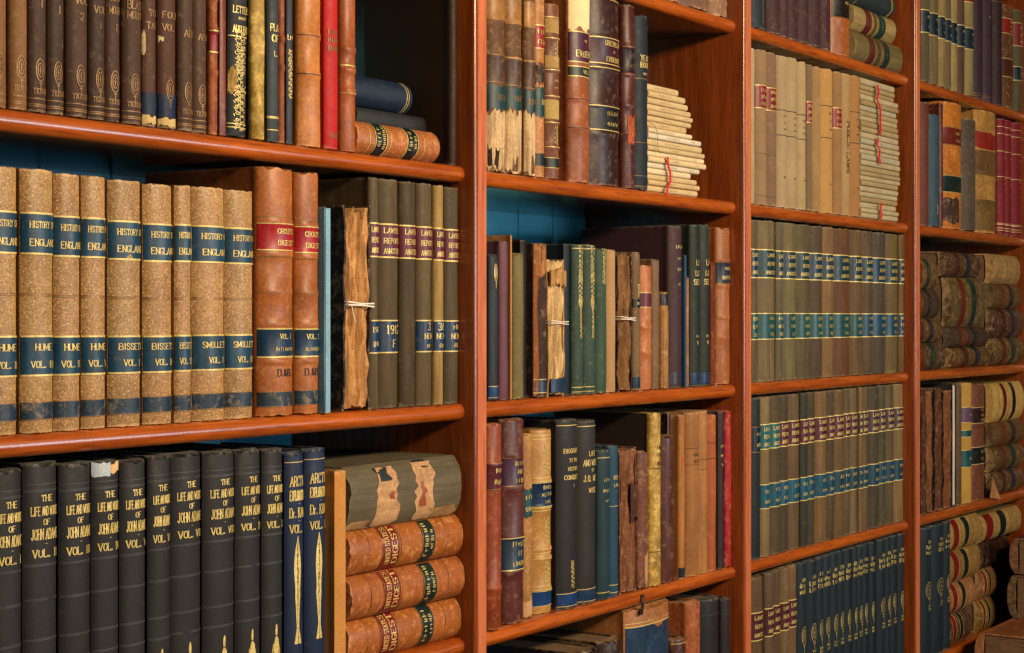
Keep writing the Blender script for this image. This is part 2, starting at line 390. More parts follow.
def make_book(name, w, h, dp, st, seed, far=False):
    """Empty at the book's base with binding, page block, labels, gilding. local x across the spine, -y out of the shelf, z up"""
    rnd = random.Random(seed)
    root = empty(name, (0, 0, 0))
    w -= .0006
    b = min(st.get('b', .16)*1.25*w, .0135); t = min(.0028, w*.14)
    sp = Spine(w, h, b, st.get('raised', ()), st.get('rb', .0016), rnd, st.get('soft', .0003))
    col = lin(st['c']); v = st.get('var', .12)
    k = 1 + rnd.uniform(-v, v); col = (col[0]*k*(1+rnd.uniform(-v, v)*.3), col[1]*k, col[2]*k*(1+rnd.uniform(-v, v)*.4), 1)
    na = sp.na = 8 if far else 12
    us = [-1 + 2*i/na for i in range(na+1)]; us = us[:1] + [-.93] + us[1:-1] + [.93] + us[-1:]
    rag = st.get('rag', .0008)
    mb = MB()
    zz = sp.zs(0, h, [.004, h-.004, h*.2, h*.4, h*.6, h*.8])
    jt = [rnd.uniform(0, rag*2) for _ in us]; jb = [rnd.uniform(0, rag) for _ in us]
    hg = b + .004; bd = .0009
    rows = []
    sq = (st.get('tilt', 0))
    for z in zz:
        row = [(-w/2, dp, z), (-w/2, hg+.007, z), (-w/2+bd, hg+.0035, z), (-w/2+.0002, hg, z)]
        for i, u in enumerate(us):
            zz_ = z
            if z == h: zz_ = h - jt[i]
            elif z == 0: zz_ = jb[i]
            row.append(tuple(sp.p(u, zz_)))
        row += [(w/2-.0002, hg, z), (w/2-bd, hg+.0035, z), (w/2, hg+.007, z), (w/2, dp, z)]
        inner = [(w/2-t, dp, z), (w/2-t, hg+.004, z)] + [(u*(w/2-t), hg+.001-(hg-b-.001)*(1-u*u)*.0, z) for u in (.6, 0, -.6)] + [(-w/2+t, hg+.004, z), (-w/2+t, dp, z)]
        if z in (zz[0], zz[-1]): pass
        rows.append(row + inner)
    m = len(rows[0]); vs = [p for r in rows for p in r]
    fs = [(k2*m+i, k2*m+(i+1) % m, (k2+1)*m+(i+1) % m, (k2+1)*m+i) for k2 in range(len(rows)-1) for i in range(m)]
    no = 4+len(us)+4                                  # outer count
    for base, flip in ((0, False), ((len(rows)-1)*m, True)):
        o = list(range(base, base+no)); inn = [base+no+6, base+no+5] + [base+no+4]*0
        # end faces: left board, spine, right board
        L = [(o[0], o[1], base+no+5, base+no+6), (o[-1], base+no, base+no+1, o[-2])]
        front = o[1:-1]; ib = [base+no+5, base+no+4, base+no+3, base+no+2, base+no+1]
        L.append(tuple(front + ib[::-1]))
        for f in L: fs.append(f if flip else f[::-1])
    mb.add(vs, fs)
    if st.get('side'):
        nb_ = no-1
        for k2 in range(len(rows)-1):
            for i in (0, 1, 2, no-4, no-3, no-2): mb.mi[k2*m+i] = 1
    mb.build('binding', [M[st['m']], M['sideboard']], root, color=col)
    if h > .02:
        pb = MB(); e = .0028
        y0, y1 = hg+.0045, dp-.004
        x0, x1 = -w/2+t+.0003, w/2-t-.0003
        pts = [(x0, y0), (x1, y0), (x1, y1), ((x0+x1)/2, y1-min(.004, w*.1)), (x0, y1)]
        pb.prism(pts, e, h-e); pb.build('page_block', M['pages'], root, smooth=False)
    nn = 6 if far else 8
    for bd_ in st.get('bands', ()):
        f0, f1, c = bd_[:3]; kw = bd_[3] if len(bd_) > 3 else {}
        z0, z1 = sorted((f0*h, f1*h)); lb = MB()
        patch(lb, sp, kw.get('u0', -.96), kw.get('u1', .96), z0, z1, .0005, 0, nn, kw.get('rag', 0), rnd)
        gr = kw.get('rule', .0011)
        if gr:
            for z in ((z0, z0+gr), (z1-gr, z1)) + (((z0+gr*2, z0+gr*2.5), (z1-gr*2.5, z1-gr*2)) if kw.get('dbl') else ()):
                patch(lb, sp, kw.get('u0', -.965), kw.get('u1', .965), z[0], z[1], .0007, 1, nn)
        lo = lb.build(kw.get('name', 'title_label'), [M[kw.get('m', 'label')], M[kw.get('g', st.get('g', 'gold'))]], root, color=lin(c))
        if kw.get('lab'): lo['label'] = kw['lab']
        if kw.get('t'):
            tb = MB(); lines = kw['t']; zc = (z1-z0)
            for i, ln in enumerate(lines):
                s_ = ln if isinstance(ln, tuple) else (ln, None)
                hh = s_[1] or min(.0058, zc/(len(lines)*2.0))
                zz0 = z1 - zc*(i+.5+.18)/(len(lines)+.36)
                quads_on(tb, sp, text_quads(s_[0], hh, w*.78, .85, rnd), w*.07, zz0, .00095)
            tb.build('lettering', M[kw.get('tm', st.get('g', 'gold'))], lo, smooth=False)
    gm = MB()
    for r in st.get('rules', ()):
        f, th = (r if isinstance(r, tuple) else (r, .0009)); patch(gm, sp, -.97, .97, f*h-th/2, f*h+th/2, .0004, 0, nn)
    om = MB()
    for (kind, fc, ww, hh) in st.get('orn', ()):
        quads_on(om, sp, ORN[kind](ww if ww > 0 else w*-ww, hh, rnd), 0, fc*h, .0005)
    if gm.v: gm.build('gilt_tooling', M[st.get('rm', st.get('g', 'gold'))], root, smooth=False)
    if om.v: om.build('gilt_ornament', M[st.get('g', 'gold')], root, smooth=False)
    if st.get('lines'):
        tb = MB()
        for ln in st['lines']:
            txt, fc, hh = ln[:3]; rot = len(ln) > 3
            quads_on(tb, sp, text_quads(txt, hh, h*.6 if rot else w*.80, .9, rnd), 0 if rot else w*.06, fc*h, .0005, rot=rot)
        tb.build('lettering', M[st.get('tm', st.get('g', 'gold'))], root, smooth=False)
    return root

def make_broken(name, w, h, dp, st, seed):
    """book whose spine leather is gone: two boards and a ragged, sewn block"""
    rnd = random.Random(seed); root = empty(name, (0, 0, 0)); w -= .0006
    t = min(.003, w*.15); col = lin(st['c'])
    for sgn in (-1, 1):
        b = MB(); n = 9; vs = []
        xa, xb = (-w/2, -w/2+t) if sgn < 0 else (w/2-t, w/2)
        for i in range(n):
            z = h*i/(n-1) - (rnd.uniform(0, .003) if i == n-1 else 0); yo = .004 + rnd.uniform(0, .004)
            vs += [(xa, yo, z), (xb, yo, z), (xb, dp, z), (xa, dp, z)]
        fs = [(i*4+k, i*4+(k+1) % 4, i*4+4+(k+1) % 4, i*4+4+k) for i in range(n-1) for k in range(4)] + [(3, 2, 1, 0), tuple((n-1)*4+k for k in range(4))]
        b.add(vs, fs); b.build('cover_board', M['worn'], root, color=col)
    nb = max(5, int(w/.0028)); nz = 14; vs = []; x0, x1 = -w/2+t+.0002, w/2-t-.0002
    tops = [rnd.uniform(.001, st.get('rag', .004)) for _ in range(nb+1)]
    for k in range(nz+1):
        for i in range(nb+1):
            u = i/nb*2-1
            y = .0015+.004*abs(u)**2 + rnd.uniform(0, st.get('rough', .0026)) + (.0012 if i % 2 else 0) + .0012*math.sin(k*1.1+i*.5)
            z = .001 + (h-.001)*k/nz
            if k == nz: z -= tops[i]
            if k == 0: z += tops[-1-i]*.4
            vs.append((x0+(x1-x0)*i/nb, y, z))
    m = nb+1; fs = [(k*m+i, k*m+i+1, (k+1)*m+i+1, (k+1)*m+i) for k in range(nz) for i in range(nb)]
    nv = len(vs); vs += [(x0, dp-.004, .001), (x1, dp-.004, .001), (x1, dp-.004, h-.003), (x0, dp-.004, h-.003)]
    fs += [(nv+1, nv, nv+3, nv+2), tuple([nv, nv+1] + [nb-i for i in range(nb+1)]), tuple([nv+2, nv+3] + [nz*m+i for i in range(nb+1)]),
           tuple([nv+3, nv] + [k*m for k in range(nz+1)]), tuple([nv+1, nv+2] + [k*m+nb for k in range(nz, -1, -1)])]
    pb = MB(); pb.add(vs, fs)
    pb.build('sewn_block', M['torn'], root, color=lin(st.get('pc', '#a07850')), angle=25)
    sp = Spine(w*.9, h, .003)
    for bd_ in st.get('bands', ()):
        f0, f1, c = bd_[:3]; kw = bd_[3] if len(bd_) > 3 else {}
        lb = MB(); patch(lb, sp, kw.get('u0', -.96), kw.get('u1', .96), f0*h, f1*h, .0012, 0, 8, kw.get('rag', .001), rnd)
        lb.build(kw.get('name', 'spine_scrap'), [M[kw.get('m', 'label')]], root, color=lin(c))
    return root

SEED = [100]; ALL = []; LAST = {}
def place(root, X, Y, Z, label, cat='book', group=None, lean=0, w=0):
    z = Z + abs(math.sin(lean))*w/2
    root.location = (X, Y, z + .0002); root.rotation_euler = (0, lean, 0)
    tag(root, label, cat, group); ALL.append(root)
    return root
def B(row, xl, xr, yt, st, label, group=None, inset=.004, dp=None, lean=0, broken=False, name='book', h=None, far=None):
    """a standing book: pixel columns of its spine, pixel row of its top"""
    SEED[0] += 1; rnd = random.Random(SEED[0]*7)
    w = sx(xr)-sx(xl); xc = (xl+xr)/2
    Yv = min(inset, .01) + .85*min(st.get('b', .16)*1.25*w, .0135 if xl < 735 else .009)
    X0, X1 = sx(xl, Yv), sx(xr, Yv)
    bay = (row, 1 if xl < 461 else 2 if xl < 735 else 3 if xl < 905 else 4)
    if X0 < LAST.get(bay, 0)+.0002: X0 = LAST[bay]+.0002
    for p in POST:                                          # keep clear of the uprights
        if (X0+X1)/2 > p+PT/2: X0 = max(X0, p+PT+.0005) if X0 > p-.1 and X1 > p and X0 < p+PT+.0005 else X0
        elif X1 > p-.0005 and X0 < p: X1 = p-.0005
    w = X1-X0-.0004; LAST[bay] = X1
    if h is None: h = zat(xc, yt, YM + inset-.004) - top(row, xl)
    h = min(h, .2525)
    dp = dp or rnd.uniform(.14, .165)*min(1, h/.2)
    fn = make_broken if broken else make_book
    kw = {} if broken else {'far': (xl > 745 if far is None else far)}
    r = fn(name, w, h, dp, st, SEED[0], **kw)
    return place(r, (X0+X1)/2, inset + (0 if inset > .006 else rnd.uniform(-.0010, .0022)), top(row, xl), label, 'book', group, lean, w)
def LIE(xl, xr, z0, th, st, label, group=None, inset=.004, dp=None, L=None, head='left', name='book', xr_at=None):
    """a book lying flat, spine outwards; returns the height of its upper side"""
    SEED[0] += 1; X1 = sx(xr) if xr_at is None else sx(xr_at, inset+.004)
    for p in POST:
        if p-.001 < X1 < p+PT: X1 = p-.001
    X0 = sx(xl) if L is None else X1-L
    for p in POST:
        if X0 < p+PT < X1 and p+PT-X0 < .1: X0 = p+PT+.001
    h = X1-X0
    r = make_book(name, th, h, dp or .15, st, SEED[0], far=xl > 745)
    if head == 'left': r.location = (X1, inset, z0+th/2+.0002); r.rotation_euler = (0, -math.pi/2, 0)
    else: r.location = (X0, inset, z0+th/2+.0002); r.rotation_euler = (0, math.pi/2, 0)
    tag(r, label, 'book', group); ALL.append(r)
    return z0+th
ORD = ['first', 'second', 'third', 'fourth', 'fifth', 'sixth', 'seventh', 'eighth', 'ninth', 'tenth', 'eleventh', 'twelfth', 'thirteenth', 'fourteenth',
       'fifteenth', 'sixteenth', 'seventeenth', 'eighteenth', 'nineteenth', 'twentieth', 'twenty-first', 'twenty-second', 'twenty-third', 'twenty-fourth',
       'twenty-fifth', 'twenty-sixth', 'twenty-seventh', 'twenty-eighth', 'twenty-ninth', 'thirtieth']
def sd(c, m='cloth', **kw): return dict(c=c, m=m, **kw)

# ------------------------------------------------------------------ setting
def struct(name, mb, m, **kw):
    o = mb.build(name, m, None, smooth=False); o['kind'] = 'structure'; return o
fl = MB(); fl.box((-2.5, -3.6, -.05), (5.6, .45, 0)); struct('floor', fl, M['floor'])
wl = MB(); wl.box((-2.5, .33, 0), (5.6, .45, 2.9)); struct('wall_back', wl, M['plaster'])

case = empty('bookcase', (2.3, .15, 0))
tag(case, 'varnished orange mahogany library bookcase filling the whole picture with old books', 'bookcase')
def cpart(name, mb, mat, label=None, smooth=True):
    o = mb.build(name, mat, case, smooth=smooth); o.location = (-2.3, -.15, 0)
    if label: o['label'] = label
    return o
ZT, ZB = 2.28, .09
for X in POST:
    mb = MB()
    mb.prism([(X, .27), (X, -.0112), (X+.0006, -.0128), (X+.0018, -.0138), (X+.0036, -.014), (X+.0046, -.0133), (X+.005, -.012), (X+.005, -.004), (X+PT, -.004), (X+PT, .27)], ZB, ZT)
    cpart('upright', mb, M['wood_z'])
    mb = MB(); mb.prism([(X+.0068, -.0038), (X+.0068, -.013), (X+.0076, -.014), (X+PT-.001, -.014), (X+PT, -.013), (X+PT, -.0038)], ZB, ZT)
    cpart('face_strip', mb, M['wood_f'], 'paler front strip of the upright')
LEV = [ZT-.22+.16] + TOP + [.578, .304, .11]
for i in range(4):
    X0, X1 = POST[i]+PT, POST[i+1]
    for z in LEV:
        if i == 0 and z == TOP[1]: z += .0018
        mb = MB(); r = TS/2
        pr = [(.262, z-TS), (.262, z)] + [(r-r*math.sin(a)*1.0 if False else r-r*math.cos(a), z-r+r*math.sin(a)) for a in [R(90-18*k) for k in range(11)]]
        mb.prism(pr, X0+.0002, X1-.0002, 'x'); mb.mi[len(pr)-1] = 1; cpart('shelf', mb, [M['wood_x'], M['wood_u']])  # bottom face takes the wood with the shade painted in
    for k in range(7):
        mb = MB(); a = X0 + (X1-X0)*k/7; e = (X1-X0)/7
        mb.prism([(a+.0004, .2665), (a+.002, .2635), (a+e-.002, .2635), (a+e-.0004, .2665), (a+e-.0004, .276), (a+.0004, .276)], ZB, ZT)
        cpart('back_board', mb, M['blue'], 'teal painted back board')
mb = MB(); mb.prism([(.28, ZT+.002), (-.02, ZT+.002), (-.03, ZT+.02), (-.045, ZT+.045), (-.06, ZT+.05), (-.06, ZT+.07), (.28, ZT+.07)], POST[0]-.03, POST[-1]+PT+.03, 'x')
cpart('cornice', mb, M['wood_x'])
mb = MB(); mb.prism([(.27, .0002), (-.024, .0002), (-.024, .075), (-.016, .088), (.27, .088)], POST[0]-.01, POST[-1]+PT+.01, 'x')
cpart('plinth', mb, M['wood_x'])

# ------------------------------------------------------------------ BAY 1 (nearest), upper shelf
NAVY, TEAL, RED, MAR = '#173a5c', '#1c5262', '#a01c1c', '#6a2030'
def mount(c, texts, **kw):
    return sd(c, 'rub', b=.2, var=.05, g='dimgold', lines=[(a, f, hh) for a, f, hh in texts] + [('TICKNOR', .078, .0046)],
              orn=[('medallion', .142, .0085, .027)], rules=[.022, .029, .05], raised=(), **kw)
G1 = 'dark gilt-stamped volumes on the top visible shelf'
row = [
 (-16, 7.3, '#86603a', [], 'light brown cloth volume cut by the picture edge, left of its brown twin'),
 (7.3, 26.5, '#8a643c', [], 'light brown cloth volume standing against the dark purple-brown set'),
 (28, 46.5, '#4e3628', [('I', .40, .006)], 'purple-brown cloth volume next to the light brown pair'),
 (46.5, 64.2, '#443022', [('MOUNT', .47, .006), ('I', .39, .006)], 'purple-brown volume second from the light brown pair, gilt title at the picture top'),
 (65, 87, '#50382a', [('VOL', .44, .006), ('2', .38, .006)], 'widest purple-brown cloth volume, numbered 2, with gilt medallion'),
 (87.5, 105, '#463024', [('VOL', .42, .006), ('I', .36, .004)], 'purple-brown volume just after the one numbered 2'),
 (105, 120.5, '#4a3226', [('BLACK', .48, .006), ('MOUNT', .43, .0065), ('I', .365, .006)], 'purple-brown volume lettered MOUNT in gold over a small numeral'),
 (121.5, 141, '#4e3426', [('BLACK', .465, .0075), ('MOUNT', .425, .0065), ('.', .37, .005)], 'purple-brown volume with the boldest gilt title, left of a dark gap'),
]
for i, (a, b, c, tx, lb) in enumerate(row):
    B(1, a, b, -150, mount(c, tx), lb, G1, h=.235)
PB = [(.045, .135, '#182c48', dict(rule=0, name='blue_band', rag=.0012, m='cloth')), (.012, .043, '#cbb27c', dict(rule=0, name='bare_patch', rag=.0015, m='paper'))]
B(1, 143, 157.5, 0, sd('#5a3826', 'rub', b=.2, g='dimgold', lines=[('TO', .45, .006), ('TAL', .40, .006)], bands=PB + [(.29, .37, '#d8c49a', dict(rule=0, u0=-.98, u1=-.7, rag=.003, name='bare_patch', m='paper'))]),
  'brown volume with blue foot band and a pale tear on its edge', G1, h=.235)
B(1, 158.5, 177, 0, sd('#563424', 'rub', b=.2, g='dimgold', lines=[('FOUR', .455, .006), ('VOL 1', .405, .006)], orn=[('medallion', .142, .0085, .027)],
  bands=PB + [(.345, .362, '#d8c49a', dict(rule=0, u0=-.92, u1=-.6, rag=.002, name='bare_patch', m='paper'))]), 'brown volume with blue foot band and a small pale chip', G1, h=.235)
B(1, 177.4, 193, 0, mount('#4e3628', [('.', .43, .006), ('ABI', .395, .006)]), 'purple-brown volume right of the two with blue foot bands', G1, h=.235)
B(1, 193.4, 208, 0, mount('#523828', [('.', .43, .006), ('ABI', .392, .006)]), 'purple-brown volume touching the thin worn orange leather book', G1, h=.235)
B(1, 208.4, 218, 0, sd('#a05a30', 'worn', b=.2, raised=(.42, .55, .25), bands=[(.33, .42, '#8e2420', dict(rag=.001))]), 'thin scuffed orange-brown leather book with faded red label', h=.24)
B(1, 219.5, 226.5, 0, sd('#7a3a22', 'leather', b=.1), 'very thin plain red-brown book left of the black and gilt one', h=.236)
B(1, 227.5, 247, 0, sd('#26282c', 'cloth', b=.16, lines=[('LETTERS', .525, .0066), ('~4', .49, .003), ('AUDUBON', .445, .0066)], orn=[('scroll', .35, .017, .045), ('scroll', .24, .010, .06), ('scroll', .12, .019, .045)],
  bands=[(.18, .27, '#c0a05c', dict(u0=-.95, u1=-.35, rule=0, rag=.006, name='bare_patch', m='torn'))], rules=[.04, .055, .19, .415], rag=.002),
  'black cloth book covered in gilt scrollwork with a torn tan patch', h=.24, lean=.018)
B(1, 252, 265.5, 0, sd('#a88a3c', 'foil', side=1, b=.2, rag=.003, soft=.0014), 'peeling mustard-gold book with a ragged edge', h=.245, lean=-.008)
B(1, 266.5, 278, 0, sd('#3c454c', 'cloth', b=.18, lines=[('PLAN', .48, .007), ('OF', .435, .007), ('L.', .37, .005)], rules=[.05, .1, .105]), 'slate-blue cloth book with gilt title at the picture top', h=.24)
B(1, 278.4, 285, 0, sd('#9a5630', 'worn', b=.25, raised=(.32, .44)), 'narrow rubbed orange leather book between two slate books', h=.24)
B(1, 285.4, 292.4, 0, sd('#3a4048', 'cloth', b=.15, orn=[('scroll', .3, .006, .05)], lines=[('~3', .46, .005)]), 'narrow slate book with faint ornament beside the tan leather folio', h=.236)
B(1, 297, 320, 0, sd('#b87a40', 'leather', b=.2, raised=(.30, .46), rules=[.30, .46], rm='ink', soft=.0006), 'broad tan leather book left of the bright red one', h=.25, dp=.19)
B(1, 321, 338.5, 0, sd('#b81c1c', 'cloth', b=.16, lines=[('~5', .5, .006), ('~4', .465, .006), ('~5', .43, .006), ('1881', .06, .005)], tm='dimgold'), 'bright red cloth book with faded gilt lettering', h=.246, inset=.001)
B(1, 340, 355, 0, sd('#a45c2c', 'leather', b=.22, raised=(.26, .35, .44), rules=[(.25, .001), (.37, .001)]), 'brown ribbed leather book right of the bright red one', h=.248)
B(1, 449, 458.5, 0, sd('#3c2818', 'cloth', b=.3), 'tall dark brown folio pressed against the upright', h=.2495, dp=.13, inset=.006)
lawstack = sd('#b07040', 'calf', b=.34, rules=[.2, .42, .62, .86], bands=[(.28, .42, '#1c2c30', dict(t=['~5', '~4'])), (.66, .80, '#1c2c30', dict(t=['~5', '~6']))])
z = LIE(356, 438.5, top(1, 400), .036, lawstack, 'tan leather book with two black labels lying alone at the front', inset=.003, L=sx(438.5)-sx(356.2))
z = LIE(352, 372, z, .022, sd('#2c2e30', 'cloth', b=.2), 'thin black book lying between the tan and the blue one', inset=.045, L=.13, xr_at=425)
z = LIE(352, 393, z, .036, sd('#1c3046', 'cloth', b=.4, rules=[.06, .09]), 'slate-blue cloth book lying on top in the dark corner', inset=.040, L=.125, xr_at=410)

# ------------------------------------------------------------------ BAY 1, middle shelf
def hist(author, vol, **kw):
    return sd('#aa8656', 'speck', b=.17, var=.09, raised=(), rules=[.52, .527], rm='dimgold', soft=.0005,
      bands=[(.675, .835, '#154660', dict(t=[('HISTORY OF', .0054), ('ENGLAND', .0058)], rule=.0016)), (.215, .37, '#154660', dict(t=[(author, .0056), (vol, .0056)], rule=.0016)),
             (.05, .118, '#22384a', dict(rule=.0007, g='dimgold', name='tooled_band', m='calf'))], **kw)
H = [(-14, 18.2, 166, 'HUME', 'VOL. II'), (19.2, 52.8, 169, 'HUME', 'VOL. III'), (53.4, 80.8, 173.5, 'HUME', 'VOL. IV'), (81.2, 105.8, 176, 'HUME', 'VOL. V'),
     (108, 141.2, 180, 'BISSETT', 'VOL. I'), (142.6, 172, 184, 'BISSETT', 'VOL. II'), (172.4, 191, 185, 'BISSETT', 'VOL. III'), (191.8, 224.5, 187, 'SMOLLETT', 'VOL. I'), (224.8, 253.5, 190, 'SMOLLETT', 'VOL. II')]
SETN = {'HUME': 'first author', 'BISSETT': 'second author', 'SMOLLETT': 'third author'}
HL = ['speckled tan history volume cut by the picture edge, numbered VOL. II', 'wide speckled tan history volume numbered VOL. III', 'speckled tan history volume numbered VOL. IV', 'speckled tan history volume numbered VOL. V, left of a gap',
      'broad speckled tan history volume numbered VOL. I, right of a dark gap', 'speckled tan history volume numbered VOL. II, fifth spine before the red-labelled leather pair', 'narrowest speckled tan history volume of the nine',
      'speckled tan history volume numbered VOL. I, second before the red-labelled leather pair', 'speckled tan history volume touching the red-labelled leather pair']
HL[5] = 'speckled tan history volume left of the narrowest one'
for k, (a, b, y, au, vo) in enumerate(H):
    B(2, a, b, y, hist(au, vo), HL[k], 'speckled tan volumes of one history')
def digest(t1, t2):
    return sd('#ac6a34', 'leather', b=.2, var=.03, raised=(.5, .37, .22, .65, .78), rb=.0011, soft=.0005, rules=[(.5, .0007), .80, .64], rm='dimgold', rag=.0018,
      bands=[(.665, .775, '#b01c24', dict(t=t1)), (.235, .355, '#143a58', dict(t=t2, rule=.0016)), (.038, .10, '#22343e', dict(rule=.0007, name='tooled_band', m='calf', g='dimgold'))],
      lines=[('D.&B.', .175, .007)], tm='ink')
B(2, 256, 292, 167, digest([('CROUTS', .005), ('DIGEST', .005)], [('VOL. I', .005), ('~9', .004)]), 'wide orange calf digest with red and blue labels', 'pair of red-labelled calf digests', dp=.168, inset=.002)
B(2, 293.5, 318, 172, digest([('CROUTS', .005), ('DIGEST', .005)], [('VOL. 2', .005), ('~7', .004)]), 'narrower orange calf digest with a cracked red label', 'pair of red-labelled calf digests', dp=.166, inset=.002)
B(2, 318.6, 323.4, 207, sd('#6f96ac', 'paper', b=.05, var=.02), 'thin pale blue paper book touching the calf digest', 'two pale blue paper books', dp=.15, inset=.001)
B(2, 323.8, 330.2, 208, sd('#86aec2', 'paper', b=.05, var=.02), 'pale blue paper book on the side of the ragged tied book', 'two pale blue paper books', dp=.15, inset=-.001)
tb = B(2, 341, 369, 204, dict(c='#302018', pc='#cc9a62', rag=.012, rough=.005), 'ragged brown book without its spine, tied with white string', broken=True, dp=.17, inset=-.001, lean=.008)
LR1 = 'olive law reports beside the ragged tied book'
def lawrep(c, up, lo, cu=MAR, cl=NAVY, fu=(.655, .805), fl=(.24, .385), g='gold', name2=None, m='buckram'):
    bd = []
    if up: bd.append((fu[0], fu[1], cu, dict(t=up, rule=.0016)))
    if lo: bd.append((fl[0], fl[1], cl, dict(t=lo, rule=.0014)))
    return sd(c, m, b=.2, var=.24, bands=bd, g=g)
T3 = [('LAWYERS', .0056), ('REPORTS', .0056), ('ANNOTATED', .0056)]
for a, b, y, c, lo, lb in [(363, 377, 176, '#5e4e34', ['190', '~2'], 'olive law report half hidden behind the ragged tied book'),
    (377.4, 398.6, 178, '#5c4d32', [('1912', .009), ('F', .008)], 'olive law report whose blue label is dated 1912'),
    (399.2, 415.8, 181, '#5a482e', None, 'olive law report with a maroon label and no blue one'),
    (416.2, 431.2, 183, '#5c5034', [('3', .008), ('NEW', .006), ('~2', .005)], 'olive law report right of the one without blue label'),
    (431.6, 442.2, 185, '#9a7c4c', [('36', .008), ('NEW', .006), ('~2', .005)], 'paler tan law report, lightest of the row'),
    (442.8, 457, 187, '#54452e', [('~2', .006), ('NEW', .006), ('~2', .005)], 'shadowed olive law report against the mahogany upright')]:
    B(2, a, b, y, lawrep(c, T3, lo, cu='#6a2034'), lb, LR1, dp=.16)

# ------------------------------------------------------------------ BAY 1, lower shelf
AT = lambda v: [('THE', .876, .0052), ('LIFE AND WORKS', .831, .0074), ('OF', .792, .0048), ('JOHN ADAMS', .750, .0088), ('-', .717, .004), (v, .683, .0066)]
AD = [(-10, 22.6, 470, 'VOL. I', 'thick'), (23.2, 58, 463, 'VOL. II', ''), (58.6, 90.6, 463, 'VOL. III', ''), (91.4, 119.4, 461, 'VOL. IV', ''), (119.8, 146, 460, 'VOL. V', ''), (146.3, 169.3, 455.5, 'VOL. VI', ''),
      (169.9, 202, 453, 'VOL. VII', ''), (202.6, 234.6, 451.5, 'VOL. VIII', ''), (235, 261, 449.5, 'VOL. IX', ''), (261.4, 282.8, 449, 'VOL. X', '')]
for i, (a, b, y, v, _) in enumerate(AD):
    bl = [.90, .905, .925, .64, .645, .52, .525, .38, .385, .30, .305]
    bd = []
    if i == 3: bd = [(.945, .994, '#b4bec8', dict(rule=0, u0=-.97, u1=.12, rag=.001, name='paper_patch', m='paper', lab='pale grey paper patch at the head')), (.955, .99, '#d8b888', dict(rule=0, u0=.14, u1=.96, rag=.002, name='paper_patch', m='paper', lab='tan paper patch at the head'))]
    B(3, a, b, y, sd('#2a2829', 'cloth', b=.15, var=.05, rag=.0028, lines=AT(v), orn=[('figure', .15, .0115, .055)], rules=[(f, .0006) for f in bl], rm='blind', bands=bd, soft=.0004),
      f'black ribbed cloth set volume lettered {v} in gold' + (', grey paper patch at its head' if i == 3 else ''), 'black cloth volumes of one gilt-lettered set')
for a, b, y, v, lb in [(284, 303, 452, 'VOL. I', 'royal blue cloth book with gilt emblem beside the black set'), (304, 325, 449, 'VOL. II', 'royal blue cloth book with gilt emblem beside the tan board')]:
    B(3, a, b, y, sd('#1a2c4c', 'cloth', b=.17, var=.04, rag=.003, soft=.0004, lines=[('ARCTIC', .872, .0098), ('EXPLORATIONS', .81, .0098), ('-', .775, .004), ('Dr. KANE', .735, .0095), ('-', .70, .004), (v, .665, .008)],
      orn=[('spear', .40, .0115, .11)], rules=[(.955, .0007), (.03, .0008), (.04, .0008)]), lb, 'two royal blue gilt volumes')
B(3, 326, 345, 471, sd('#c08a4c', 'paper', b=.03, rag=.001, var=.0), 'flat plain tan board-covered book beside the lying calf stack', dp=.17, inset=-.002)
G3 = 'calf volumes lying in a stack'
dg = lambda m='calf', c='#a8642a': sd(c, m, b=.30, var=.04, rag=.0012, rules=[(.16, .0008), (.62, .0012), (.575, .0008), (.84, .0008)], rm='dimgold', soft=.0006,
   bands=[(.59, .735, '#84201c', dict(t=[('UNITED STATES', .0075), ('DIGEST', .0085)], rule=.0008, rag=.0006, g='dimgold')), (.27, .385, '#16302c', dict(t=[('~7', .0065), ('~5', .0055)], rule=.0012, g='dimgold', rag=.0006))])
z = TOP[3]
z = LIE(346, 461.4, z, .0475, dg(), 'calf volume lowest in the lying stack, red and green labels', G3, dp=.16, inset=.002)
z = LIE(346, 461.4, z, .0480, dg('worn', '#b06a34'), 'badly scuffed calf volume in the middle of the lying stack', G3, dp=.16, inset=-.002)
z = LIE(346, 461.2, z, .0485, dg(), 'smooth calf volume directly under the olive patched tome', G3, dp=.16, inset=0)
z = LIE(345, 457.5, z, .0700, sd('#69604a', 'buckram', b=.16, rag=.0015, soft=.0006, bands=[(.585, .765, '#c69e74', dict(rule=0, rag=.005, name='worn_patch', m='worn', u1=.88)), (.265, .425, '#c69e74', dict(rule=0, rag=.005, name='worn_patch', m='worn', u1=.9)),
   (.80, .99, '#b89468', dict(rule=0, rag=.006, u0=-.97, u1=-.7, name='worn_patch', m='worn')), (.02, .27, '#b89468', dict(rule=0, rag=.007, u0=-.97, u1=-.62, name='worn_patch', m='worn')),
   (.29, .39, '#2c3430', dict(rule=0, rag=.004, u0=.72, u1=.97, name='label_scrap')), (.64, .75, '#343c3c', dict(rule=0, rag=.006, u0=.45, u1=.9, name='label_scrap')), (.35, .39, '#a0583a', dict(rule=0, rag=.004, u0=-.5, u1=.3, name='label_scrap')), (.62, .66, '#a0583a', dict(rule=0, rag=.004, u0=-.6, u1=.1, name='label_scrap'))]),
   'thick olive cloth tome with bare tan patches on top of the stack', dp=.17, inset=-.001)

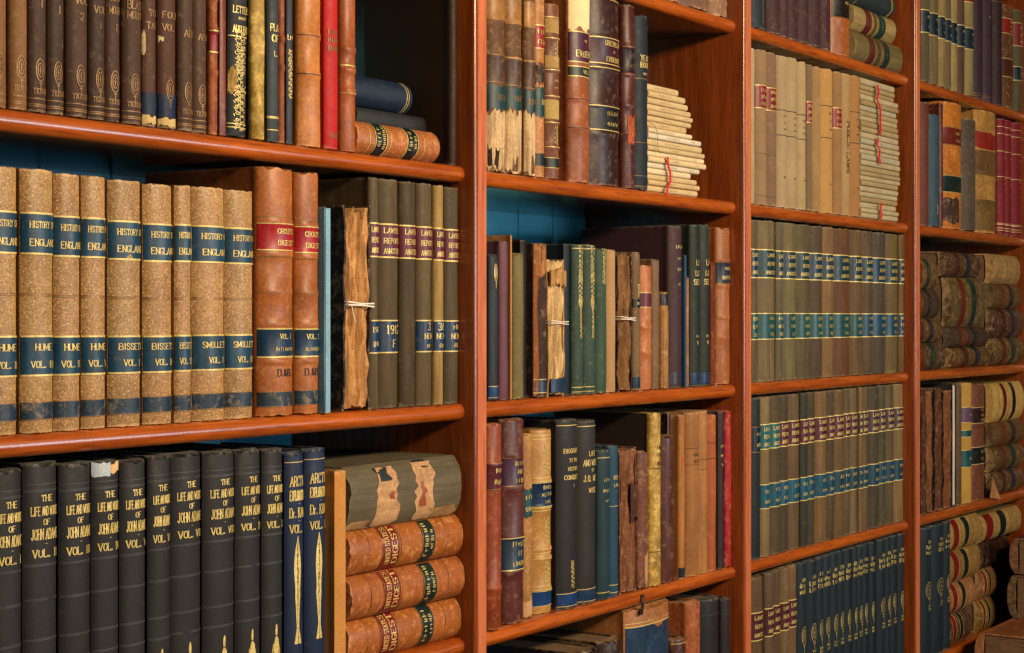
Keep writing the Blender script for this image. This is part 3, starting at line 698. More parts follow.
# ------------------------------------------------------------------ BAY 2, upper shelf
G4 = 'tattered brown and tan volumes with torn green labels'
for a, b, t, lb, fb in [(486, 504.4, '1836', 'tattered brown and tan volume nearest the upright, hole at its foot', .0), (505, 521.2, '1847', 'tattered volume with the largest bare cream patch at its foot', .1), (522, 533.4, '1848', 'narrow tattered volume with cream scraps at its foot', .06)]:
    B(1, a, b, 0, sd('#6e4c2c', 'worn', b=.22, raised=(.56, .73), rb=.001, rag=.002, g='dimgold', bands=[
      (.30+fb*.2, .42, '#1e4444', dict(t=[(t, .0065)], rag=.0035, rule=0)), (.005, .29+fb*.2, '#dcc096', dict(rule=0, rag=.007, name='bare_patch', m='torn')),
      (.73, .86, '#a87a44', dict(rule=.001, name='tan_panel', m='leather', g='dimgold')), (.43, .565, '#573a22', dict(rule=.001, name='brown_panel', m='leather', g='dimgold')),
      (.03, .12, '#3a2616', dict(rule=0, u0=-.9, u1=-.1, rag=.006, name='hole_patch', m='torn')) if t == '1836' else (.56, .57, '#c09050', dict(rule=0, name='gilt_line', m='foil'))]), lb, G4, h=.25, lean=0)
B(1, 533.8, 544, 0, sd('#b07c46', 'calf', b=.2, raised=(.55,), bands=[(.64, .76, '#a02426', dict(t=['~4', '~4'])), (.47, .57, '#3c2a1c', dict(rule=0, rag=.004, name='dark_stain', m='worn')), (.055, .12, '#2a2c2c', dict(name='tooled_band', rule=.0006, g='dimgold')),
   (.30, .45, '#1e4444', dict(rag=.002, rule=0, t=['18']))]), 'slim tan calf book with red label beside the tattered volumes', h=.25)
B(1, 544.4, 557.6, 3, sd('#80503a', 'leather', b=.22, raised=(.18, .32, .47, .62, .80), rules=[.18, .32, .47, .62, .80, .92], bands=[(.34, .45, '#b09860', dict(rule=0, name='ivory_panel', m='paper')), (.63, .70, '#a88a58', dict(rule=0, name='ivory_panel', m='paper')), (.83, .91, '#a88a58', dict(rule=0, name='ivory_panel', m='paper')),
   (.06, .12, '#242826', dict(rule=.0006, name='tooled_band'))], orn=[('scroll', .25, .009, .026), ('scroll', .73, .009, .026)], lines=[('~4', .52, .003), ('~4', .56, .003)]), 'brown book with ivory panels and gilt ornaments')
B(1, 568, 588, 0, sd('#9c5a34', 'leather', b=.2, raised=(.28, .43), rules=[(.28, .001), (.43, .001)], rm='ink', bands=[(.62, .78, '#52203a', dict(t=[('~2', .005), ('EVIDENCE', .008)])), (.545, .60, '#1c2e2a', dict(t=[('VOL I', .005)])),
   (.79, .97, '#ead6a8', dict(rule=0, rag=.005, name='bare_patch', m='paper')), (.70, .78, '#c88a50', dict(rule=0, rag=.003, u0=.55, u1=.95, name='bare_patch', m='paper'))], soft=.0006), 'red-brown leather book lettered EVIDENCE with a torn pale head', h=.25, dp=.17)
B(1, 589, 619, -3, sd('#3a1a14', 'leather', b=.18, var=.02, raised=(.27, .42, .62, .78), rb=.0012, bands=[(.64, .78, '#481826', dict(t=[('GREENLEAF', .006), ('ON', .003), ('EVIDENCE', .006)])), (.29, .42, '#1e1a1a', dict(t=[('~7', .005), ('~7', .005)], rule=.001))], rules=[.985, .62], soft=.0006),
  'broad dark maroon leather book lettered EVIDENCE', h=.251, dp=.16)
B(1, 620.4, 632.4, 4, sd('#542018', 'leather', b=.24, raised=(.3, .45, .62, .77), rules=[.62, .77], bands=[(.63, .76, '#301820', dict(t=['~3', '~3'], rule=0)), (.25, .40, '#b85a28', dict(rule=0, rag=.004, u0=-.6, u1=.9, name='worn_patch', m='worn'))], g='dimgold'), 'slim dark red leather book with an orange worn patch')
B(1, 633, 646.6, 14.5, sd('#1c272e', 'cloth', b=.2, rules=[(.02, .001), (.635, .001), (.27, .0006), (.08, .0006)], rm='dimgold', lines=[('YEAR', .755, .0072), ('BOOK', .715, .0072), ('~4', .665, .004)], rag=.0015), 'blue-black cloth book beside the white pamphlet pile')

def pamphlet(x1, z0, th, Ln, c, label, group, inset, rnd, yaw=0, tm='greyink'):
    SEED[0] += 1
    root = empty('pamphlet', (0, 0, 0)); dp = .135+rnd.uniform(-.006, .006); n = 7
    mb = MB(); t = .0005; hh = th-.0004
    prof = [(dp, hh), (.004, hh)] + [(.0025-.0028*math.sin(a), hh/2+hh/2*math.cos(a)) for a in [R(180*k/n) for k in range(1, n)]] + [(.004, 0), (dp, 0), (dp, t), (.005, t), (.0022, hh/2), (.005, hh-t), (dp, hh-t)]
    sk = rnd.uniform(-.002, .002)
    mb.prism(prof, 0, Ln, 'x'); mb.build('cover', M['paper'], root, color=lin(c), angle=50)
    pb = MB(); pb.prism([(.0055, t*1.6), (dp-.001, t*1.6), (dp-.002, hh-t*1.6), (.0055, hh-t*1.6)], .0006, Ln-.0006, 'x'); pb.build('leaves', M['pages'], root, smooth=False)
    tm_ = MB(); y = -.0006
    def marks(xc, n, hgt):
        for k in range(n):
            x = xc + (k-n/2)*.0042 + rnd.uniform(-.0005, .0005); q = text_quads('~1', hgt, .0034, 1, rnd)
            for a in q: tm_.add([(x+p[0], y, hh/2+p[1]) for p in a], [(0, 1, 2, 3)])
    marks(Ln*.47, rnd.randint(6, 10), min(.0024, hh*.36)); marks(Ln*.86, rnd.randint(1, 3), min(.0022, hh*.32))
    tm_.build('printed_title', M[tm], root, smooth=False)
    root.location = (x1-Ln, inset, z0); root.rotation_euler = (0, 0, yaw)
    tag(root, label, 'pamphlet', group); ALL.append(root)
rnd = random.Random(5)
ends = [698, 698.5, 697, 691, 700, 705, 705, 704, 702, 700, 691, 687, 692, 692, 691, 687.5, 684, 678.5]
ys = [198.5]
z = TOP[1]+.0002; ztop = zat(662, 86)
th0 = (ztop - z)/len(ends)
PL = ['lowest white pamphlet of the stepped pile', 'white pamphlet lying second from the bottom of the stepped pile']
for i, xe in enumerate(ends):
    th = th0*rnd.uniform(.85, 1.15) if i < len(ends)-1 else ztop-z
    n = len(ends)
    lb = ('lowest pamphlet of the stepped pile beside the blue-black book' if i == 0 else 'topmost pamphlet of the stepped pile beside the blue-black book' if i == n-1 else
          f'cream pamphlet lying {ORD[i]} from the bottom of the stepped pile' if i < n//2 else f'cream pamphlet lying {ORD[n-1-i]} from the top of the stepped pile')
    pamphlet(sx(xe), z, th, sx(xe)-sx(647.4), rnd.choice(['#d2bd94', '#dac8a4', '#ccb488', '#d4c8b0', '#c8ae80']), lb, 'cream pamphlets in the stepped pile', .006+rnd.uniform(-.002, .002), rnd)
    z += th
def ribbon(name, px, pys, label, m, cat, wd=.004, Y=.0015, wob=.0012, group=None):
    mb = MB(); rr = random.Random(px); n = len(pys); P = []
    for i, (dx, py) in enumerate(pys):
        q = onplane(px+dx, py, Y); P.append((q.x, Y - .0006 - rr.uniform(0, wob), q.z))
    vs = []
    for p in P: vs += [(p[0]-wd/2, p[1], p[2]), (p[0]+wd/2, p[1], p[2]), (p[0]+wd/2, p[1]+.0006, p[2]), (p[0]-wd/2, p[1]+.0006, p[2])]
    mb.add(vs, [(i*4+k, i*4+(k+1) % 4, i*4+4+(k+1) % 4, i*4+4+k) for i in range(n-1) for k in range(4)] + [(3, 2, 1, 0), tuple((n-1)*4+k for k in range(4))])
    o = mb.build(name, M[m]); tag(o, label, cat, group); return o
ribbon('ribbon', 668, [(-1, 157), (0, 165), (2, 173), (1.5, 181), (-1, 188), (-2, 195.5)], 'red ribbon hanging down the stepped pamphlet pile', 'ribbon', 'ribbon', .0055)
mb = MB(); mb.tube([onplane(x, y, .0008) for x, y in [(646, 121), (650, 122.5), (655, 126), (657, 132), (658, 140), (657, 147), (660, 154)]], .0004)
tag(mb.build('tie_string', M['greyink']), 'thin loose grey string on the stepped pamphlet pile', 'string')

# ------------------------------------------------------------------ BAY 2, middle shelf
B(2, 488.6, 498, 254, sd('#2c333c', 'cloth', b=.2, orn=[('medallion', .85, .006, .03)], bands=[(.02, .10, '#1c4a78', dict(rule=.0006, name='foot_band'))], rag=.002), 'small slate book with gilt crest beside the upright')
B(2, 499, 507.4, 241, sd('#6a4654', 'cloth', b=.2, rag=.0012), 'plain mauve-purple cloth book')
B(2, 507.8, 511.4, 235, sd('#b08050', 'paper', b=.1), 'very thin tan book right of the mauve one', dp=.16)
B(2, 511.8, 522.4, 253, sd('#7e7448', 'rub', b=.2, rag=.002, soft=.0006), 'olive-khaki worn cloth book, slightly shorter')
B(2, 524, 530.4, 240, sd('#241c1a', 'cloth', b=.1), 'thin black book left of the split brown one', inset=.016)
B(2, 531, 545.4, 243, sd('#4a3430', 'torn', b=.14, rag=.003, soft=.0012, bands=[(.03, .12, '#1c3c5c', dict(rule=.0008, rag=.001, name='foot_band')), (.80, .99, '#b07a48', dict(rule=0, rag=.005, name='worn_patch', m='torn')), (.02, .95, '#9a623c', dict(rule=0, rag=.002, u0=-.97, u1=-.6, name='worn_patch', m='torn'))]),
  'split dark brown book with tan tears and a blue foot band')
B(2, 546, 563.6, 258, dict(c='#b08a54', pc='#d8b886', rag=.006, bands=[(.03, .13, '#1c3c5c', dict(rag=.001, name='foot_band')), (.80, .92, '#c49a60', dict(m='torn', rag=.004))]), 'cream-coloured broken book tied round with white string', broken=True)
B(2, 564.8, 570.6, 244, sd('#1e2c38', 'cloth', b=.12), 'thin navy book in shadow left of the green gilt pair', inset=.012)
gg = lambda: sd('#3c5248', 'rub', b=.22, var=.04, orn=[('scroll', .90, .011, .05), ('scroll', .70, .010, .035), ('medallion', .60, .009, .022), ('scroll', .5, .005, .05)], lines=[('~3', .80, .004), ('~3', .76, .004)], rules=[.02, .05, .97], g='gold', rag=.0015)
B(2, 571.2, 582, 244, gg(), 'green cloth gilt book first after the string-tied one', 'green gilt cloth books', dp=.13)
B(2, 582.4, 593.6, 244.5, gg(), 'green cloth gilt book in the middle of the green three', 'green gilt cloth books', dp=.13)
B(2, 594, 605, 248, sd('#405a48', 'rub', b=.22, orn=[('scroll', .88, .009, .05)], rag=.002), 'shorter green mottled book beside the pinkish tan one', 'green gilt cloth books', dp=.12)
B(2, 606.6, 615.8, 249.5, sd('#b08c64', 'paper', b=.15, rag=.0015), 'plain pinkish-tan book right of the green ones')
B(2, 616.4, 631, 253, dict(c='#3a1c14', pc='#8a643c', rag=.006), 'dark-boarded book with ragged tan spine, tied with string', broken=True)
B(2, 631.4, 639.4, 252, sd('#7c6444', 'rub', b=.2, lines=[('~5', .72, .0045, 1)], bands=[(.02, .10, '#223c54', dict(rule=0, name='foot_band')), (.60, .66, '#1e1a18', dict(t=['~2'], rule=0))], rag=.002), 'grey-beige book with small dark spine label')
B(2, 639.8, 651, 265, sd('#b87444', 'leather', b=.2, bands=[(.66, .78, '#6a1e30', dict(rule=.0008))], raised=(.3, .5), rag=.0015), 'orange-tan leather book with a maroon label, middle shelf')
B(2, 651.4, 659.2, 259, sd('#7a6048', 'rub', b=.2, rag=.002), 'dull brown cloth book right of the maroon-labelled one')
B(2, 660, 667, 292, sd('#a0743c', 'worn', b=.2, bands=[(.86, .98, '#20242a', dict(rule=0)), (.0, .8, '#b48a58', dict(rule=0, name='worn_patch', m='torn', rag=.003))], rag=.002), 'short shabby tan book, the lowest on the middle shelf', dp=.1)
B(2, 667.4, 680, 225.5, sd('#4a3034', 'cloth', b=.2, lines=[('~5', .87, .0045), ('~3', .80, .0045), ('~3', .73, .0045), ('~2', .64, .004)], bands=[(.02, .10, '#3c3440', dict(rule=0, name='foot_band', rag=.001))], rag=.001), 'tall purple-brown cloth book with four small gilt lines')
B(2, 680.4, 685, 255, sd('#244a6c', 'cloth', b=.2), 'narrow blue cloth book beside the tall purple-brown one')
B(2, 685.4, 689.8, 277, sd('#a87446', 'torn', b=.2, rag=.003), 'narrow torn tan book between blue and dark green books', dp=.11)
for a, b, lb in [(690.2, 698.8, 'dark green lettered book of a pair, beside the narrow torn one'), (699.2, 708, 'dark green lettered book of a pair, beside the brown leather ones')]:
    B(2, a, b, 224.5, sd('#2a342c', 'cloth', b=.2, var=.04, lines=[('LI', .765, .0075), ('LO', .70, .0075), ('SEL', .645, .0075), ('~3', .31, .004), ('VI', .27, .005)], bands=[(.015, .085, '#1e3c60', dict(rule=0, name='foot_band', rag=.001))]), lb, 'pair of dark green lettered books')
B(2, 708.6, 713, 262, sd('#8a4a34', 'torn', b=.2, rag=.003), 'thin torn red-brown book beside the broad brown leather one', dp=.12)
B(2, 713.6, 734.2, 227.5, sd('#a8683a', 'leather', b=.2, raised=(.3, .43, .63, .79), rb=.001, bands=[(.64, .78, '#1c2c40', dict(t=['~4', '~6'], g='dimgold'))], rag=.002), 'broad brown leather book with navy label at the shelf end')

# ------------------------------------------------------------------ BAY 2, lower shelf
B(3, 486, 500.4, 424, sd('#9a4a24', 'leather', b=.2, raised=(.2, .8), bands=[(.68, .81, '#5e2430', dict(t=['~3', '~4'], g='dimgold'))], rag=.002, soft=.0006), 'cracked red-brown leather book next to the upright, lower shelf', dp=.17, inset=-.001)
B(3, 501, 522.4, 419, sd('#5c2c28', 'leather', b=.2, raised=(.25, .42, .66, .82), rb=.001, bands=[(.67, .81, '#46203c', dict(t=['~5', '~3', '~4'], g='dimgold')), (.26, .42, '#163850', dict(t=['~6', '~2', '~6']))], rag=.002, soft=.0005), 'purple-red leather book with purple and blue labels')
B(3, 523, 533, 434, sd('#b88850', 'worn', b=.2, bands=[(.55, .70, '#2c5458', dict(rag=.002, rule=0, t=['~4', '~4'])), (.01, .09, '#c09a70', dict(rule=0, name='bare_patch', m='paper', rag=.002))], rag=.002), 'tan worn book with rubbed green label', inset=.012)
B(3, 533.6, 552.6, 430, sd('#b88c50', 'leather', b=.2, var=.02, raised=(.13, .3, .35, .58, .72), rules=[.13, .15, .3, .33, .35, .56, .575, .72, .74, .95, .97], orn=[('scroll', .22, .014, .03), ('scroll', .45, .014, .032), ('scroll', .84, .014, .04)],
   bands=[(.58, .715, '#1a3a60', dict(t=['~5', '~6', '~3'])), (.04, .125, '#1a4a80', dict(rule=.0008, name='foot_band', rag=.0008))]), 'richly gilt tan book with blue title label', inset=.014)
B(3, 557, 576.8, 420, sd('#2c2a2e', 'cloth', b=.18, lines=[('BIOGRAPHY', .835, .0055), ('TO THE', .785, .0045), ('HISTORY', .74, .0045), ('CONQUEST', .695, .0055), ('I', .65, .004)], orn=[('scroll', .18, .009, .035)], bands=[(.015, .085, '#1a4478', dict(rule=.0008, name='foot_band', rag=.0008))], rules=[.97]), 'black cloth book with gilt leaf ornament and blue foot band')
B(3, 577.2, 595, 421, sd('#34302e', 'cloth', b=.18, lines=[('LIFE', .82, .006), ('AND WORKS', .77, .0075), ('OF', .73, .004), ('J.Q. WISE', .685, .0075), ('-', .66, .003), ('WISE', .62, .006)], bands=[(.015, .085, '#1c3c60', dict(rule=.0008, name='foot_band', rag=.0008))], rules=[.97]), 'dark brown-black cloth book with plain gilt title and blue foot')
B(3, 595.6, 608, 450.5, sd('#223c44', 'cloth', b=.2, lines=[('~4', .80, .0045), ('~5', .73, .0045), ('~4', .66, .003)], rules=[.95, .05]), 'dark teal cloth book, shorter than the black ones')
B(3, 608.4, 618, 446, sd('#1f4c66', 'cloth', b=.22, lines=[('1859', .79, .005), ('~3', .74, .005), ('-', .70, .003)], rules=[(.60, .0006), .03, .08]), 'bright blue-teal cloth book beside the splintered brown one')
B(3, 619, 636, 448.5, dict(c='#6a4028', pc='#8e6040', rag=.005, bands=[(.5, .75, '#5a382c', dict(m='leather', rag=.004, u0=-.2))]), 'splintered brown book with its spine gone, lower shelf', broken=True)
B(3, 637, 647, 452, sd('#7e5040', 'worn', b=.2, rag=.003, bands=[(.01, .25, '#b89068', dict(rule=0, rag=.006, name='bare_patch', m='torn', u0=-.2))]), 'scuffed reddish-brown book left of the yellow gilt one', inset=.008)
B(3, 646.5+1, 658.6, 413.5, sd('#b09448', 'foil', side=1, b=.22, rag=.002, lines=[('~3', .80, .005), ('COM', .76, .005), ('OLI', .71, .005)], tm='ink', rules=[(.20, .001), (.68, .001)], rm='ink'), 'yellow gilt mottled book, tallest in the middle')
B(3, 659.4, 672.6, 436, sd('#5a3024', 'leather', b=.2, rag=.002, soft=.0008), 'dark red-brown leather book right of the yellow gilt one')
B(3, 673.2, 676.8, 412, sd('#3a2018', 'leather', b=.1), 'very thin dark tall book behind the tan ones', inset=.02)
GT = 'tall tan cloth books at the end of the lower shelf'
B(3, 677, 684, 415, sd('#b07842', 'rub', b=.2, var=.02, lines=[('TEXT', .70, .0075, 1)], tm='ribbon', bands=[(.0+.01, .07, '#223040', dict(rule=0, name='foot_band'))]), 'tan cloth book with red lettering running down the spine', GT)
B(3, 684.4, 696.4, 412.5, sd('#a0703e', 'rub', b=.22, var=.02, lines=[('~5', .74, .0045), ('~4', .70, .0045)], tm='ink', rules=[(.78, .0006), (.68, .0006)], rm='ink'), 'broad tan cloth book right of the red-lettered one', GT)
B(3, 696.8, 706.4, 411, sd('#a87848', 'rub', b=.22, var=.02, rules=[(.64, .0006), (.70, .0006)], rm='ink'), 'tan cloth book with two faint dark lines', GT)
B(3, 706.8, 715.4, 415, sd('#a86030', 'rub', b=.22, var=.02, rules=[.72, .82], rm='ink'), 'orange-brown book beside the dark purple one', GT)
B(3, 715.8, 722, 411.5, sd('#3c2830', 'cloth', b=.2, lines=[('~3', .78, .004), ('~3', .72, .004), ('~2', .66, .004)], bands=[(.01, .07, '#3a3438', dict(rule=0, name='foot_band'))]), 'narrow dark purple book left of the crimson one')
B(3, 722.4, 734, 411, sd('#a8222a', 'worn', b=.2, rag=.003, soft=.0006), 'crimson worn book at the end of the lower shelf')

# ------------------------------------------------------------------ BAY 2, top shelf (only its far end shows) and bottom shelf
for i, (a, b, c, lb) in enumerate([(640, 662, '#8a5c40', 'reddish-brown book bottom visible above the pamphlet pile, left one'), (662.5, 678.5, '#a5744c', 'tan book above the pamphlet pile'),
    (679, 707.5, '#7e5c48', 'broad brown book bottom above the pamphlet pile'), (708.5, 733, '#8e6e54', 'broad pale brown book bottom at the shelf end above the pamphlets')]):
    B(0, a, b, 0, sd(c, 'worn', b=.2, rag=.002, raised=(.1, .3)), lb, h=.22)
B(4, 572, 597, 624, sd('#2a1812', 'leather', b=.2, rag=.002), 'dark crackled leather book, leftmost on the bottom shelf', h=.214)
B(4, 597.5, 620.5, 620, sd('#38221a', 'leather', b=.2, rag=.003), 'dark brown cracked book left of the broad tan one, bottom shelf', h=.218)
B(4, 621, 669.5, 606, sd('#a06c40', 'leather', b=.2, rag=.003, bands=[(.60, .905, '#26405c', dict(rule=.0016, name='blue_panel'))], rules=[.92], soft=.0006), 'very broad tan leather book with gold line and blue panel', inset=-.002)
B(4, 670.5, 684, 640, sd('#4c2a20', 'leather', b=.2, rules=[.97]), 'short dark leather book right of the very broad tan one')
B(4, 685, 698.4, 603, sd('#a05c34', 'worn', b=.2, rag=.002), 'orange-tan leather book between short and black books, bottom shelf')
B(4, 699, 717.2, 600, sd('#262226', 'cloth', b=.2, rules=[(.9, .0006)], rm='blind'), 'black cloth book, bottom shelf, left of its twin', 'two black cloth books')
B(4, 717.6, 734.4, 599, sd('#2a2224', 'cloth', b=.2, rules=[(.9, .0006)], rm='blind'), 'black cloth book against the upright, bottom shelf', 'two black cloth books')
# loose strap of torn leather hanging over the shelf edge
mb = MB(); P = [onplane(642, 592, .012), onplane(643, 594.5, -.001), onplane(643, 599, -.003), onplane(643, 606, -.004), onplane(641.5, 615, -.0035)]
wd = [.0075, .008, .006, .0065, .009]; vs = []
for p, w_ in zip(P, wd): vs += [(p.x-w_/2, p.y, p.z), (p.x+w_/2, p.y, p.z), (p.x+w_/2, p.y+.0012, p.z), (p.x-w_/2, p.y+.0012, p.z)]
mb.add(vs, [(i*4+k, i*4+(k+1) % 4, i*4+4+(k+1) % 4, i*4+4+k) for i in range(4) for k in range(4)] + [(3, 2, 1, 0), (16, 17, 18, 19)])
tag(mb.build('leather_scrap', M['worn'], None, color=lin('#3a261a')), 'dark torn leather strip hanging over the shelf edge', 'leather scrap')

# ------------------------------------------------------------------ BAY 3, top visible shelf
B(0, 750.5, 767, 0, sd('#1e2c34', 'cloth', b=.2, rag=.002, orn=[('scroll', .25, .008, .1)], g='dimgold'), 'blue-black book beside the upright, third bay top', h=.22)
for i, (a, b) in enumerate([(767.4, 779.5), (779.8, 788), (788.3, 797), (797.3, 807), (807.3, 820), (820.3, 829.4)]):
    B(0, a, b, 0, sd('#4a2a2e', 'rub', b=.2, var=.06), f'plum-brown cloth book, {ORD[i]} of the plum run right of the blue-black one', 'plum-brown cloth books', h=.22)
B(0, 834.6, 851.2, 0, sd('#a4622c', 'leather', b=.22, bands=[(.29, .9, '#241c14', dict(t=['~4', '~5', '~4'], g='dimgold'))], raised=(.28,)), 'orange calf book with black label beside the lying tomes', h=.22, dp=.18)
olv = lambda: sd('#74663f', 'buckram', b=.3, var=.06, bands=[(.60, .72, '#5c2026', dict(t=['~5', '~5'])), (.30, .42, '#1c3a3c', dict(t=['~5'])), (.48, .55, '#5c4c2c', dict(rule=.0006, name='brown_band'))], g='dimgold')
z = TOP[0]
z = LIE(853, 902.5, z, .053, olv(), 'thick olive law book lying beside the orange calf one', 'lying olive law books', L=sx(902.5)-LAST[(0, 3)]-.002, inset=.004)
z = LIE(853, 897, z, .046, sd('#a08a58', 'buckram', b=.3, bands=[(.60, .74, '#6a2028', dict(t=['~5', '~5'])), (.28, .44, '#1c4a44', dict(t=['~5'])), (.48, .55, '#6c5c2c', dict(rule=.0006, name='brown_band'))], g='dimgold'), 'cream law book lying on the thick olive one', 'lying olive law books', L=sx(897)-LAST[(0, 3)]-.002, inset=.006)
z = LIE(853, 896, z, .040, sd('#2c3638', 'cloth', b=.3, rules=[.08, .1, .9]), 'dark slate book lying on top, cut by the picture edge', L=sx(896)-LAST[(0, 3)]-.002, inset=.006)

# ------------------------------------------------------------------ BAY 3, second shelf
G5 = 'beige public law volumes'
redl = dict(t=['~5', '~5', '~5'])
pv = [(749, 754, 48, '#a8967a', [(.55, .60, '#b0987a')], 'edge'), (754.4, 765, 49, '#947a5c', 'R', ''), (765.4, 776, 52, '#826852', 'R', ''), (776.4, 785.2, 55, '#a69272', 'P', ''), (785.6, 796.4, 57, '#a89270', 'P', ''),
      (796.8, 804.8, 61, '#ac9672', 'P', ''), (805.2, 810.8, 64, '#7c684e', 'r', ''), (811.2, 818.8, 66, '#9c7e58', '', ''), (819.2, 832.6, 68, '#b48c54', 'p', ''), (833, 840.8, 71, '#987650', 'r', ''),
      (841.2, 848.8, 73, '#a88c62', 'L', ''), (849.2, 859, 75, '#a47a4c', 'p', '')]
names = ['pale beige volume squeezed beside the upright, second shelf of the third bay', 'beige-brown volume with red label, nearest the upright', 'mauve-brown volume with red label, second from the upright',
  'pale beige paper volume right of the mauve-brown red-labelled one', 'wide pale beige volume in the middle of three printed ones', 'pale beige printed volume left of the thin red-labelled one', 'thin grey-brown volume with lower red label',
  'tan volume left of the broad golden-tan one', 'broad golden-tan volume with dark printed lines', 'tan volume with lower red label, right of the golden-tan one', 'tan volume with PUBLIC LAWS running up the spine', 'tan volume touching the tall pamphlet pile']
for (a, b, y, c, k, _), lb in zip(pv, names):
    st = sd(c, 'paper', b=.2, var=.02, tm='ink')
    if k == 'R': st['bands'] = [(.62, .77, '#8e1c1c', redl)]; st['rules'] = [(.33, .0005), (.06, .0005)]; st['rm'] = 'ink'
    elif k == 'r': st['bands'] = [(.60, .745, '#8e1c1c', redl)]
    elif k in ('P', 'p'):
        f = .64 if k == 'P' else .55
        st['rules'] = [(f, .0012), (f-.165, .0012)]; st['rm'] = 'ink'; st['lines'] = [('~4', f-.04, .0035), ('~3', f-.085, .0035), ('~4', f-.125, .0035), ('~3', .20, .0035)]
        if k == 'p': st['rules'] = [(.74, .0012), (.52, .0012)]; st['lines'] = [('~4', .69, .0035), ('~3', .64, .0035), ('~4', .58, .0035), ('~3', .2, .0035)]
    elif k == 'L': st['lines'] = [('SWAL CILBUP'[::-1], .48, .0105, 1)]
    B(1, a, b, y, st, lb, G5)
rnd = random.Random(9); NP = 26; z = TOP[1]+.0002; ztop = zat(862, 77); th0 = (ztop-z)/NP
for i in range(NP):
    th = th0*rnd.uniform(.85, 1.15) if i < NP-1 else ztop-z
    xe = 897.5+rnd.uniform(-1.5, 1.2) + (1.5 if 6 < i < 15 else 0) + (-2.5 if i > NP-4 else 0)
    lb = ('lowest paper in the tall tied pile at the bay end' if i == 0 else 'topmost paper on the tall tied pile at the bay end' if i == NP-1 else
          f'pale pamphlet lying {ORD[i]} from the bottom of the tall tied pile' if i < NP//2 else f'pale pamphlet lying {ORD[NP-1-i]} from the top of the tall tied pile')
    X1 = sx(xe); pamphlet(X1, z, th, X1-sx(860.5), rnd.choice(['#aa966c', '#b6a682', '#a48e64', '#b0a488', '#b8a884']), lb, 'pale pamphlets in the tall tied pile', .006+rnd.uniform(-.002, .002), rnd)
    z += th
for a, yy, lb in [(877, [(0, 85), (1, 92), (-1, 99), (2, 106), (3, 114), (2.5, 122), (3, 130), (2, 135)], 'long red cord down the upper half of the tall pamphlet pile'),
              (877, [(1, 138), (-1, 145), (2, 150), (1, 157), (3, 164)], 'short red cord halfway down the tall pamphlet pile'), (880, [(1, 203), (0, 209), (1, 214), (0, 219)], 'short red cord at the foot of the tall pamphlet pile')]:
    ribbon('cord', a, yy, lb, 'ribbon', 'cord', .0075, .001, .0015, 'red cords on the tall pamphlet pile')

# ------------------------------------------------------------------ BAY 3, third to fifth shelf: law reports
def xs_at(px): return px
e = [750, 758, 775, 782.7, 796.5, 810, 822, 832.6, None, 834, 850, 861, 871.6, 886, 897.7, 904.4]
cs = ['#6a5c42', '#756545', '#6a6048', '#6e6242', '#6c5e3e', '#5e5038', '#947448', '#6c4a2c', '#6e5434', '#64543a', '#50463a', '#6e5c38', '#75603a']
i = 0
for a, b in zip(e[:-1], e[1:]):
    if a is None or b is None: continue
    yt = 219.5 + (a-750)*.1
    B(2, a+.2, b-.1, yt, lawrep(cs[i], T3, ['~4', '~4', '~3'], cu='#163c42' if i % 5 else '#183c52', cl='#1c5656' if i < 9 else '#1c4c60', fu=(.64, .82), fl=(.26, .425)), f'olive law report with two green labels, {ORD[i]} in the full row', 'green-labelled law reports in the third bay'); i += 1
e = [750.4, 760, 768.6, 778.5, 787.6, 798.6, 806, 813.2, None, 814.6, 825, 832.4, 842.8, 849.3, 856.4, 861, 866.8, None, 867.8, 877.5, 884.8, 892.8, 904.2]
cs = ['#1c2c34', '#84724c', '#5e5038', '#55462e', '#7a6240', '#44422e', '#4c4630', '#8a6e48', '#5e4e34', '#7c6038', '#6a5638', '#7a6646', '#745e3c', '#6e5a3a', '#4e4430', '#585038', '#6c5c3c', '#7c6642']
i = 0
for a, b in zip(e[:-1], e[1:]):
    if a is None or b is None: continue
    yt = 398 - (a-750)*.1
    if i == 0: B(3, a, b-.2, yt, sd('#18282e', 'cloth', b=.2, bands=[(.66, .82, '#142434', dict(t=['~3', '~3'], g='dimgold'))]), 'narrow black-teal volume starting the maroon-labelled row')
    else:
        B(3, a+.1, b-.1, yt, lawrep(cs[i], T3, ['~4', '~4'], cu=('#1c6a70' if i < 3 else '#5c1c2a' if i < 12 else '#4c2c34'), cl='#185a70' if i < 8 else '#1a4a5c', fu=(.67, .83), fl=(.30, .455)),
            (f'olive law report with two teal labels, {ORD[i-1]} after the black-teal volume' if i < 3 else f'olive law report with maroon and teal labels, {ORD[i-3]} of that kind in the row'), 'maroon-labelled law reports in the third bay')
    i += 1
for i, (a, b, c) in enumerate([(750.6, 763, '#6c5638'), (763.3, 771.7, '#5c4a34'), (771.9, 779, '#5a4830'), (779.2, 787, '#74603e'), (787.3, 795, '#7a5c3c')]):
    B(4, a, b, 578-(a-750)*.34, lawrep(c, T3, None, cu='#54202c', fu=(.60, .78)), f'brown law report with one maroon label, {ORD[i]} from the upright, bottom shelf', 'maroon-labelled law reports on the bottom shelf')
e = [796.5, 805, 814.5, 822, 829.8, 837, 844, 850.6, 856, 862, 868, 873.4, None, 875.4, 883.4, 889.6, 896, 904.6]
i = 0
def dark(orn=True):
    return sd('#172830', 'cloth', b=.2, var=.08, rules=[], lines=[('~3', .885, .0065), ('~5', .845, .0075), ('~5', .805, .0075), ('~4', .40, .0045), ('~4', .375, .0045)] if orn else [], orn=[('medallion', .50, -.48, .042)] if orn else [], g='gold')
